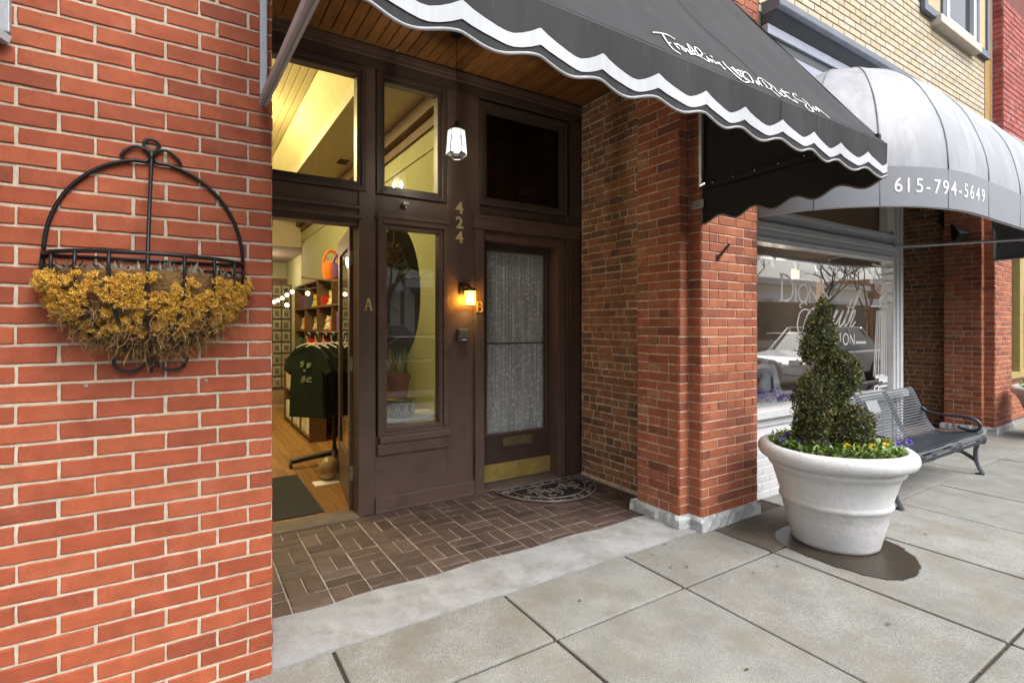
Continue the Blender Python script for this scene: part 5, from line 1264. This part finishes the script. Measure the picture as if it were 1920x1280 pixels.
# pansies
mb = MB()
for i in range(2600):
    a = random.uniform(0, 2*pi); q = sqrt(random.uniform(.12, 1)); r_ = .385*q; p = Vector((PX+r_*cos(a), PY+r_*sin(a), .612+random.uniform(0, .075)*(1.15-q*.3)))
    d = Vector((cos(a)*.6+random.gauss(0, .7), sin(a)*.6+random.gauss(0, .7), random.uniform(.1, .9))); mb.leaf(p, d, Vector((random.gauss(0, .6), random.gauss(0, .6), 1)), random.uniform(.022, .045), random.uniform(.006, .012))
tag(mb.build('pansy_leaves', LEAF), 'green pansy foliage filling the rim of the white planter', 'foliage', kind='stuff')
def pansy(p, m, lab, s=1.0):
    t = thing('pansy', p, lab, 'pansy', 'pansies around the topiary')
    nrm = (CAM-p); nrm.z = abs(nrm.z)*.9; nrm = (nrm.normalized()+Vector((random.gauss(0, .3), random.gauss(0, .3), .5))).normalized(); a = nrm.cross(Vector((0, 0, 1))).normalized(); b_ = a.cross(nrm)*-1
    mb = MB()
    for k_ in range(5):
        an = pi/2+k_*2*pi/5; d = a*cos(an)+b_*sin(an); sd2 = a*-sin(an)+b_*cos(an); R = .017*s
        mb.add([p+nrm*.002*k_]+[p+nrm*(.002*k_+.004)+d*R*(1+.75*cos(q_))+sd2*R*.8*sin(q_) for q_ in [pi*(i-3)/3.4 for i in range(7)]], [(0, i, i+1) for i in range(1, 7)])
    mb.build('petals', m, t)
    mb = MB(); mb.ball(p+nrm*.01, .0055*s, n=7, m=4); mb.build('eye', PETD, t)
    mb = MB(); mb.tube([p, p-Vector((0, 0, .04))], .0015, 4); mb.build('stem', LEAF, t)
for px, py, m, lab in ((1590, 853, PETY, 'yellow pansy with dark eye at the front of the planter'), (1605, 849, PETY, 'left of two bright yellow pansies close together'), (1614, 845, PETY, 'right of two bright yellow pansies close together'), (1637, 856, PETY, 'low yellow pansy near the planter rim'), (1668, 834, PETY, 'yellow pansy toward the right of the planter'), (1623, 834, PETV, 'violet pansy in the middle of the planter'), (1683, 842, PETV, 'dark violet pansy near the right rim'), (1704, 833, PETV, 'bright violet pansy highest at the right rim'), (1634, 815, PETV, 'violet pansy against the topiary base'), (1477, 817, PETV, 'violet pansy at the left rim'), (1500, 832, PETV, 'pale violet pansy left of the topiary'), (1466, 826, PETV, 'small violet pansy at the far left rim'), (1551, 845, PETV, 'violet pansy below the topiary front'), (1662, 851, PETY, 'small yellow pansy among leaves at right')):
    r_ = ray(px, py); dpt = 3.25+(870-py)*.0062; p = CAM+r_*dpt; p.z = max(.672, min(p.z, .71)); pansy(p, m, lab, .85)
mb = MB()
for i in range(900):
    a = random.uniform(0, 2*pi); r_ = .385*sqrt(random.random()); p = Vector((9.21+r_*cos(a), -.53+r_*sin(a), .615+random.uniform(0, .09))); mb.leaf(p, Vector((random.gauss(0, 1), random.gauss(0, 1), .6)), Vector((0, 0, 1)), .05, .014)
tag(mb.build('pansy_leaves', LEAF), 'green foliage in the far white planter', 'foliage', kind='stuff')
for i in range(9):
    a = pi*.75+i*.2; pansy(Vector((9.21+.34*cos(a), -.53+.34*sin(a), .70)), PETV, '%s violet pansy along the rim of the far white planter' % ('first', 'second', 'third', 'fourth', 'fifth', 'sixth', 'seventh', 'eighth', 'ninth')[i], 1.5)
# puddle round the planter
pts = [(3.02, -.44), (3.00, -.60), (3.00, -.78), (3.04, -.96), (3.10, -1.05), (3.21, -1.10), (3.38, -1.09), (3.54, -1.015), (3.67, -.88), (3.72, -.74), (3.72, -.55), (3.64, -.38), (3.45, -.28), (3.25, -.27), (3.1, -.34)]
rim = curve([Vector((a, c, 0)) for a, c in pts+pts[:1]], 8)[:-1]
mb = MB(); n = len(rim); cc = Vector((3.36, -.64, .0055)); mb.v = [cc]
for f, z in ((.80, .0052), (.95, .0048), (1.0, .0042)):
    for q, p in enumerate(rim):
        w = 1+(.012*sin(q*.9)+.010*sin(q*2.3+1)+random.uniform(-.006, .006))*(f > .9); mb.v.append(cc+(p-cc)*f*w+Vector((0, 0, z-.0055))); mb.v[-1].z = z
mb.f = [(0, 1+i_, 1+(i_+1) % n) for i_ in range(n)]
for r_ in range(2): mb.f += [(1+r_*n+i_, 1+(r_+1)*n+i_, 1+(r_+1)*n+(i_+1) % n, 1+r_*n+(i_+1) % n) for i_ in range(n)]
pu = mb.build('puddle', WET); pu['kind'] = 'structure'
at_ = pu.data.attributes.new('edge', 'FLOAT', 'POINT')
for i_ in range(len(mb.v)): at_.data[i_].value = 1 if i_ <= n else (.85 if i_ <= 2*n else 0)
wn_ = WET.node_tree; an = wn_.nodes.new('ShaderNodeAttribute'); an.attribute_name = 'edge'; pn = wn_.nodes.new('ShaderNodeTexNoise'); pn.inputs['Scale'].default_value = 22; pn.inputs['Detail'].default_value = 5
pg = wn_.nodes.new('ShaderNodeNewGeometry'); wn_.links.new(pg.outputs['Position'], pn.inputs['Vector'])
pa = wn_.nodes.new('ShaderNodeMath'); pa.operation = 'ADD'; wn_.links.new(an.outputs['Fac'], pa.inputs[0]); wn_.links.new(pn.outputs['Fac'], pa.inputs[1])
pm_ = wn_.nodes.new('ShaderNodeMapRange'); pm_.inputs['From Min'].default_value = .78; pm_.inputs['From Max'].default_value = 1.12; pm_.inputs['To Max'].default_value = .96; wn_.links.new(pa.outputs[0], pm_.inputs['Value']); wn_.links.new(pm_.outputs[0], wn_.nodes['Principled BSDF'].inputs['Alpha'])
# small dead leaves on the paving
for i, (px, py) in enumerate(((1262, 1063), (1228, 1040), (1292, 1063), (1250, 1020), (1408, 1071), (1454, 1059), (1092, 1126), (1405, 1252), (1660, 1168), (1732, 1000))):
    p = on(px, py, 'z', .006); mb = MB(); a = random.uniform(0, 6); mb.leaf(p, Vector((cos(a), sin(a), .05)), Vector((0, 0, 1)), .028, .008)
    tag(mb.build('fallen_leaf', TWIG), ('dead leaf below the left end of the doorway strip, lower of a pair' if i == 0 else 'dead leaf near the pillar end of the doorway strip' if i == 1 else 'dead leaf to the right of the pair by the doorway strip' if i == 2 else 'dead leaf closest to the pale doorway strip' if i == 3 else 'dead leaf left of the planter stain' if i == 4 else 'dead leaf nearest the front of the planter stain' if i == 5 else 'lone dead leaf on the slab before the brown pavers' if i == 6 else 'dead leaf on the slab at the bottom edge' if i == 7 else 'dead leaf on the wide slab at lower right' if i == 8 else 'dead leaf right of the planter'), 'leaf', 'dead leaves on the sidewalk')

# ================================================================== BENCH
bn = thing('metal_bench', (5.36, -.35, 0), 'dark blue grey slatted metal bench with a plaque on its back', 'bench')
BX0, BX1 = 4.45, 6.28
prof = curve([(0, .020, .80), (0, -.012, .745), (0, -.055, .64), (0, -.10, .53), (0, -.15, .43), (0, -.205, .378), (0, -.28, .365), (0, -.38, .380), (0, -.48, .402), (0, -.545, .405), (0, -.583, .385), (0, -.592, .350), (0, -.575, .315)], 10)
L_ = [0]
for a, c in zip(prof[:-1], prof[1:]): L_.append(L_[-1]+(c-a).length)
def pat(s):
    for i in range(len(prof)-1):
        if L_[i+1] >= s or i == len(prof)-2:
            f = (s-L_[i])/(L_[i+1]-L_[i]); return prof[i].lerp(prof[i+1], f), (prof[i+1]-prof[i]).normalized()
ns = 36; sm_ = None
for i in range(ns):
    p, tg = pat((i+.3)*L_[-1]/(ns-.4)); nn = Vector((0, -tg.z, tg.y))
    mb = MB(); mb.obox(Vector(((BX0+BX1)/2, p.y, p.z)), ((BX1-BX0)/2-.02, 0, 0), tg*.0078, nn*.004); mb.build('slat', BENCH, bn)
for x in (BX0+.01, BX0+.05, BX0+.60, BX0+.65, BX1-.65, BX1-.60, BX1-.05, BX1-.01):
    e = x in (BX0+.01, BX1-.01)
    mb = MB(); mb.tube([Vector((x, q.y+.012*0, q.z))-Vector((0, 0, .0))+Vector((0, .008, -.008)) for q in prof], .013 if e else .016, 6, sq=(1, .55) if not e else (1, 1.2)); mb.build('support_strap' if not e else 'end_frame', BENCH, bn, smooth=True)
for x in (BX0+.02, BX1-.02):
    mb = MB(); mb.tube(curve([(x, -.55, .34), (x, -.52, .24), (x, -.525, .12), (x, -.575, .005)], 6), [.026]*6+[.024]*6+[.022]*7, 6, sq=(.7, 1.2)); mb.box(x-.02, x+.02, -.585, -.52, 0, .014)
    mb.tube(curve([(x, -.525, .13), (x, -.40, .20), (x, -.25, .205), (x, -.12, .10), (x, -.055, .01)], 6), .016, 6, sq=(.8, 1.2)); mb.tube([(x, -.20, .20), (x, -.19, .37)], .017, 6); mb.box(x-.02, x+.02, -.085, -.02, 0, .014); mb.build('leg', BENCH, bn, smooth='auto', bevel=0)
    mb = MB(); mb.tube(curve([(x, -.075, .60), (x, -.14, .555), (x, -.25, .545), (x, -.42, .548), (x, -.515, .53), (x, -.555, .485), (x, -.535, .435), (x, -.47, .42), (x, -.40, .435), (x, -.385, .455)], 6), .015, 8); mb.build('armrest', BENCH, bn, smooth=True)
p, tg = pat(L_[-1]*.145); nn = Vector((0, -tg.z, tg.y))
xa = on(1635, 760, 'y', p.y-.01).x
mb = MB(); mb.obox(Vector((xa+.03, p.y, p.z))+nn*-.008 if nn.y > 0 else Vector((xa+.03, p.y, p.z))+nn*.008, (.115, 0, 0), tg*.062, nn*.004); mb.build('plaque', PLAQ, bn, bevel=.002)

# ================================================================== WALL BASKET
random.seed(61)
wb_ = thing('wall_basket', (-.42, -.02, 1.3), 'black iron half round wall basket stuffed with yellow moss', 'wall basket')
CX = -.418; RX, RY = .305, .235; ZR = 1.70
ring = [(CX+RX*cos(t), -.012-RY*sin(t), ZR) for t in [pi*i/32 for i in range(33)]]
mb = MB(); mb.tube(ring, .0075, 7); mb.tube([(CX-RX, -.012, ZR), (CX+RX, -.012, ZR)], .006, 6); mb.tube([(CX-RX, -.012, ZR), (CX-RX, -.012, ZR-.045)], .006, 6)
mb.tube([(CX+RX*cos(t)*1.0, -.012-RY*sin(t), ZR-.030) for t in [pi*i/32 for i in range(33)]][:1]+[(CX-RX, -.012, ZR-.03), (CX+RX, -.012, ZR-.03)], .005, 6); mb.build('rim', IRON, wb_, smooth=True)
mb = MB(); mb.tube([(CX+RX*cos(t), -.012, ZR+.372*(sin(t)**.95 if t else 0)) for t in [pi*i/40 for i in range(41)]][:19]+[(CX+.018, -.012, ZR+.366), (CX+.004, -.012, ZR+.385)], .007, 7)
mb.tube([(CX-RX*cos(t), -.012, ZR+.372*(sin(t)**.95 if t else 0)) for t in [pi*i/40 for i in range(41)]][:19]+[(CX-.018, -.012, ZR+.366), (CX-.004, -.012, ZR+.385)], .007, 7); mb.build('hoop', IRON, wb_, smooth=True)
top = Vector((CX, -.014, ZR+.385))
mb = MB(); mb.tube(curve([top, (CX, -.06, ZR+.31), (CX, -.15, ZR+.18), (CX, -.225, ZR+.05), (CX, -.247, ZR)], 6), .0065, 7); mb.build('stay', IRON, wb_, smooth=True)
mb = MB(); mb.tube([top+Vector((.024*cos(t), 0, .045+.024*sin(t))) for t in [2*pi*i/16 for i in range(16)]], .006, 6, closed=True)
for s_ in (-1, 1): mb.tube(curve([top+Vector((0, 0, -.01)), top+Vector((s_*.012, 0, .02)), top+Vector((s_*.045, 0, .035)), top+Vector((s_*.08, 0, .012)), top+Vector((s_*.092, 0, -.012))], 6), .006, 6)
mb.tube([top+Vector((0, 0, -.02)), top+Vector((0, 0, .025))], .011, 8); mb.build('finial', IRON, wb_, smooth=True)
ZBT = 1.352
for q in range(9):
    t = pi*(q+.5)/9
    mb = MB(); mb.tube([(CX+(RX+.022*sin(2*a))*cos(t)*cos(a), -.012-(RY+.006+.026*sin(2*a))*sin(t)*cos(a), ZR-(ZR-ZBT)*sin(a)) for a in [pi/2*i/12 for i in range(13)]], .0058, 6); mb.build('rib', IRON, wb_, smooth=True)
mb = MB()
for s_ in (-1, 1): mb.tube(curve([(CX, -.03, ZBT+.005), (CX+s_*.012, -.03, ZBT-.03), (CX+s_*.05, -.03, ZBT-.062), (CX+s_*.095, -.03, ZBT-.055), (CX+s_*.112, -.03, ZBT-.02), (CX+s_*.092, -.03, ZBT-.005)], 6), .006, 6)
mb.lathe([(.004, -.07), (.008, -.03), (.006, .0), (.014, .012), (.016, .02)], (CX, -.03, ZBT), 10); mb.build('bottom_scroll', IRON, wb_, smooth=True)
mb = MB(); n1, n2 = 28, 12
def bowl(t, a, k_=1.0): return Vector((CX+RX*1.0*cos(t)*cos(a)*k_, -.012-RY*1.0*sin(t)*cos(a)*k_, ZR-.055-(ZR-.055-ZBT-.034)*sin(a)*k_))
for i in range(n1+1):
    for j in range(n2+1): mb.v.append(bowl(pi*i/n1, pi/2*j/n2, .97+random.uniform(-.02, .02)))
for i in range(n1):
    for j in range(n2): q = i*(n2+1)+j; mb.f.append((q, q+1, q+n2+2, q+n2+1))
mb.build('coir_liner', COIRB, wb_, smooth=True)
mb = MB(); mb.add([(CX, -.05, ZR-.07)]+[(CX+RX*.94*cos(t), -.012-RY*.94*sin(t), ZR-.075+random.uniform(-.015, .015)) for t in [pi*i/24 for i in range(25)]], [(0, i+2, i+1) for i in range(24)]); mb.build('soil', SOIL, wb_)
mo = MB()
for c_ in range(520):
    t = random.uniform(0, pi); a = random.uniform(.05, .60)*pi/2
    den = .5+.5*sin(t*4.3+2)*sin(a*5+t*2.2+1)
    if random.random() > .12+.95*den or (a > .6 and random.random() < .55): continue
    ctr = bowl(t, max(a, 0), 1.03)+Vector((0, 0, .03 if a < 0 else 0)); out = (ctr-Vector((CX, 0, ctr.z))).normalized(); R = random.uniform(.014, .034)
    for b__ in range(13):
        v0 = Vector((random.gauss(0, 1), random.gauss(0, 1), random.gauss(0, 1))).normalized()
        if v0.dot(out) < -.2: v0 = -v0
        q_ = ctr+v0*R*random.uniform(.2, .9)
        for k_ in range(26):
            v = (v0*.6+Vector((random.gauss(0, .8), random.gauss(0, .8), random.gauss(0, .8)))).normalized(); mo.leaf(q_+v*random.uniform(0, .006), v, Vector((random.gauss(0, 1), random.gauss(0, 1), random.gauss(0, 1))), random.uniform(.0035, .008), random.uniform(.0009, .0019))
mo.build('yellow_moss', MOSY, wb_, kind='stuff')
fi = MB()
for c_ in range(1500):
    t = random.uniform(0, pi); a = pi/2*random.uniform(.1, .86)**.6; p = bowl(t, a, random.uniform(.98, 1.06)); d = Vector((random.gauss(0, 1), random.gauss(0, .6), random.gauss(-.35, .8))).normalized()
    l = random.uniform(.03, .10); pts_ = [p]
    out = Vector((p.x-CX, p.y, -.1)).normalized()
    for k_ in range(4): d = (d+Vector((random.gauss(0, .45), random.gauss(0, .45), random.gauss(-.08, .45)))+out*.10).normalized(); p = p+d*l/4; p = Vector((p.x, min(p.y, -.006), p.z)); pts_.append(p)
    fi.stroke(pts_, random.uniform(.0009, .0018), (random.gauss(0, .3), -1, random.gauss(0, .3)), .0006)
for i in range(7):
    x = CX+random.uniform(-.25, .28); p = Vector((x, -.09-random.random()*.06, ZBT+.05+abs(x-CX)*.25)); fi.stroke(curve([p, p+Vector((random.uniform(-.03, .03), 0, -.05)), p+Vector((random.uniform(-.05, .05), 0, -.11))], 4), .0012, (0, -1, 0), .0006)
fi.build('coir_fibres', COIR, wb_, kind='stuff')
dr_ = MB()
for i in range(240):
    t = random.uniform(0.05, pi-.05); r_ = random.uniform(.3, .98); p = Vector((CX+RX*r_*cos(t), -.012-RY*r_*sin(t), ZR-.06)); dr_.leaf(p, Vector((random.gauss(0, .6), random.gauss(0, .5), random.uniform(.2, 1.1))), Vector((random.gauss(0, 1), 1, random.gauss(0, 1))), random.uniform(.02, .055), random.uniform(.002, .009))
dr_.build('dried_stems', DRY, wb_, kind='stuff')

# ================================================================== ACROSS THE STREET (seen only in the window reflections)
random.seed(71)
def car(x, y, col, lab, hgt=1.42, flip=1, suv=False):
    t = thing('parked_car', (x, y, -.14), lab, 'car', 'cars parked in the street')
    m = mat('car_paint_%s' % lab.split()[0], col, .28, metal=.3, var=.03, coat=.6)
    z0 = -.14; Lh = 2.25; f = flip
    low = [(-2.25, .35), (-2.22, .62), (-2.0, .80), (-1.1, .92), (1.5, .95), (2.1, .90), (2.25, .6), (2.2, .32)]
    mb = MB(); secs = [(-.86, .94), (-.80, 1.0), (.80, 1.0), (.86, .94)]
    for yy, s_ in secs: mb.v += [Vector((x+f*a*s_, y+yy, z0+.25+(b_-.25)*s_)) for a, b_ in low]
    n = len(low)
    for q in range(3):
        for i in range(n): mb.f.append((q*n+i, q*n+(i+1) % n, (q+1)*n+(i+1) % n, (q+1)*n+i))
    mb.f += [tuple(reversed(range(n))), tuple(3*n+i for i in range(n))]; mb.build('body', m, t, bevel=.04)
    cabin = [(-1.05, .90), (-.35, hgt-.04), (.1, hgt), (.95, hgt-.02), (1.75 if suv else 1.55, .95)]
    mb = MB(); n = len(cabin)
    for yy, s_ in ((-.80, .0), (-.62, 1), (.62, 1), (.80, .0)):
        mb.v += [Vector((x+f*a, y+(yy if b_ > 1.0 or s_ == 0 else yy*1.25), z0+(b_ if s_ else min(b_, .95)))) for a, b_ in cabin]
    for q in range(3):
        for i in range(n): mb.f.append((q*n+i, q*n+(i+1) % n, (q+1)*n+(i+1) % n, (q+1)*n+i))
    mb.build('windows', mat('car_glass', (.03, .04, .045), .08, spec=.8), t)
    mb = MB(); mb.obox((x+f*.28, y, z0+hgt-.012), (.72, 0, 0), (0, .60, 0), (0, 0, .022))
    for yy in (-.71, .71):
        mb.tube([(x-f*1.1, y+yy*1.06, z0+.92), (x-f*.38, y+yy*.9, z0+hgt-.02)], .03, 5); mb.tube([(x+f*.25, y+yy*1.09, z0+.92), (x+f*.25, y+yy*.9, z0+hgt-.02)], .03, 5); mb.tube([(x+f*1.5, y+yy*1.06, z0+.95), (x+f*.98, y+yy*.9, z0+hgt-.02)], .04, 5)
    mb.build('roof', m, t, bevel=.01)
    for wx_ in (-1.4, 1.35):
        for yy in (-.80, .80):
            mb = MB(); mb.tube([(x+f*wx_, y+yy-.1, z0+.33), (x+f*wx_, y+yy+.1, z0+.33)], .33, 20); w_ = mb.build('wheel', PLASTIC, t, smooth='auto'); mb = MB(); mb.tube([(x+f*wx_, y+yy-.11, z0+.33), (x+f*wx_, y+yy+.11, z0+.33)], .2, 12); mb.build('rim', ALU, w_)
    for yy in (-.6, .6): mb = MB(); mb.box(min(x-f*2.27, x-f*2.2), max(x-f*2.27, x-f*2.2), y+yy-.16, y+yy+.16, z0+.62, z0+.74); mb.build('headlight', VIN, t)
car(3.6, -4.75, (.05, .02, .03), 'maroon sedan parked at the kerb, mirrored in the narrow window', 1.36)
car(9.2, -4.8, (.35, .36, .38), 'silver car parked at the kerb, mirrored in the lettered window', 1.45, -1)
car(14.6, -4.8, (.6, .6, .6), 'white car parked at the kerb, mirrored in the lettered window', 1.55, 1, True)
car(5.6, -11.8, (.25, .28, .33), 'blue grey car parked across the street', 1.6, -1, True)
car(12.5, -11.9, (.55, .55, .56), 'pale car parked on the far side of the street', 1.45, 1)
def block(x0, x1, h, m, lab, nw, base):
    t = thing('street_building', ((x0+x1)/2, -18, 0), lab, 'building', 'buildings across the street')
    mb = MB(); mb.box(x0, x1, -24, -17, 0, h); mb.build('wall', m, t); mb = MB(); mb.box(x0-.1, x1+.1, -17, -16.8, h-.4, h); mb.box(x0, x1, -17, -16.85, 3.2, 3.6); mb.build('cornice', WHT, t)
    for i in range(nw if h > 6 else 0):
        cx_ = x0+(x1-x0)*(i+.5)/nw
        mb = MB(); mb.ring(cx_-.6, cx_+.6, 4.3, 6.3, .1, -17.0, -16.94); w_ = mb.build('window', WHT, t); mb = MB(); mb.box(cx_-.5, cx_+.5, -17.0, -16.97, 4.4, 6.2); mb.build('pane', mat('far_glass', (.06, .07, .08), .1), w_)
    mb = MB(); mb.box(x0+.5, x1-.5, -17.0, -16.95, .5, 2.9); mb.build('shop_glass', mat('far_glass', (.06, .07, .08), .1), t); mb = MB(); mb.box(x0+.3, x1-.3, -16.95, -15.8, 2.95, 3.15); mb.build('canopy', base, t)
block(-9, -1, 7.5, PIL, 'red brick building across the street', 4, WHT)
block(-.9, 8, 7, mat('cream_stucco', (.62, .58, .48), .9), 'cream building with a white canopy across the street', 4, WHT)
block(8.2, 17, 8, mat('pale_stucco', (.66, .65, .62), .9), 'pale two storey building across the street', 4, SLAT)
block(17.2, 30, 5, mat('cream_stucco', (.62, .58, .48), .9), 'long low cream building further along the street', 5, WHT)
block(30.5, 46, 4.6, mat('cream_stucco', (.62, .58, .48), .9), 'cream building at the far end of the street', 6, WHT)
block(46.5, 64, 5.2, PIL, 'low red brick building at the far end of the street', 7, WHT)
block(64.5, 90, 5, mat('pale_stucco', (.66, .65, .62), .9), 'long pale building at the far end of the street', 8, WHT)
def tree(x, y, h, lab):
    t = thing('bare_tree', (x, y, 0), lab, 'tree', 'bare street trees'); tr = MB(); br = MB()
    def grow(mb, p, d, l, r_, k_):
        q = [p]; dd = d
        for i in range(3): dd = (dd+Vector((random.gauss(0, .13), random.gauss(0, .13), random.gauss(.05, .1)))).normalized(); q.append(q[-1]+dd*l/3)
        mb.tube(q, [r_, r_*.9, r_*.8, r_*.68], 6 if k_ < 2 else 4)
        if k_ < 5:
            for _ in range(3 if k_ < 3 else 2):
                a = Vector((random.gauss(0, 1), random.gauss(0, 1), random.gauss(.3, .5))).normalized(); grow(br, q[-1], (dd*.7+a*.65).normalized(), l*random.uniform(.6, .82), r_*.6, k_+1)
    grow(tr, Vector((x, y, 0)), Vector((0, 0, 1)), h*.33, .11, 0); tr.build('trunk', TWIG, t); br.build('branches', TWIG, t)
for x, lab in ((6.0, 'bare tree by the cream building'), (10.6, 'bare tree before the pale building'), (17.5, 'bare tree at the start of the long brick building'), (1.0, 'bare tree near the red brick building'), (24, 'bare tree before the long brick building'), (30, 'bare tree at the corner of the far cream building'), (38, 'bare tree before the far cream building')): tree(x, -13.6, 7, lab)
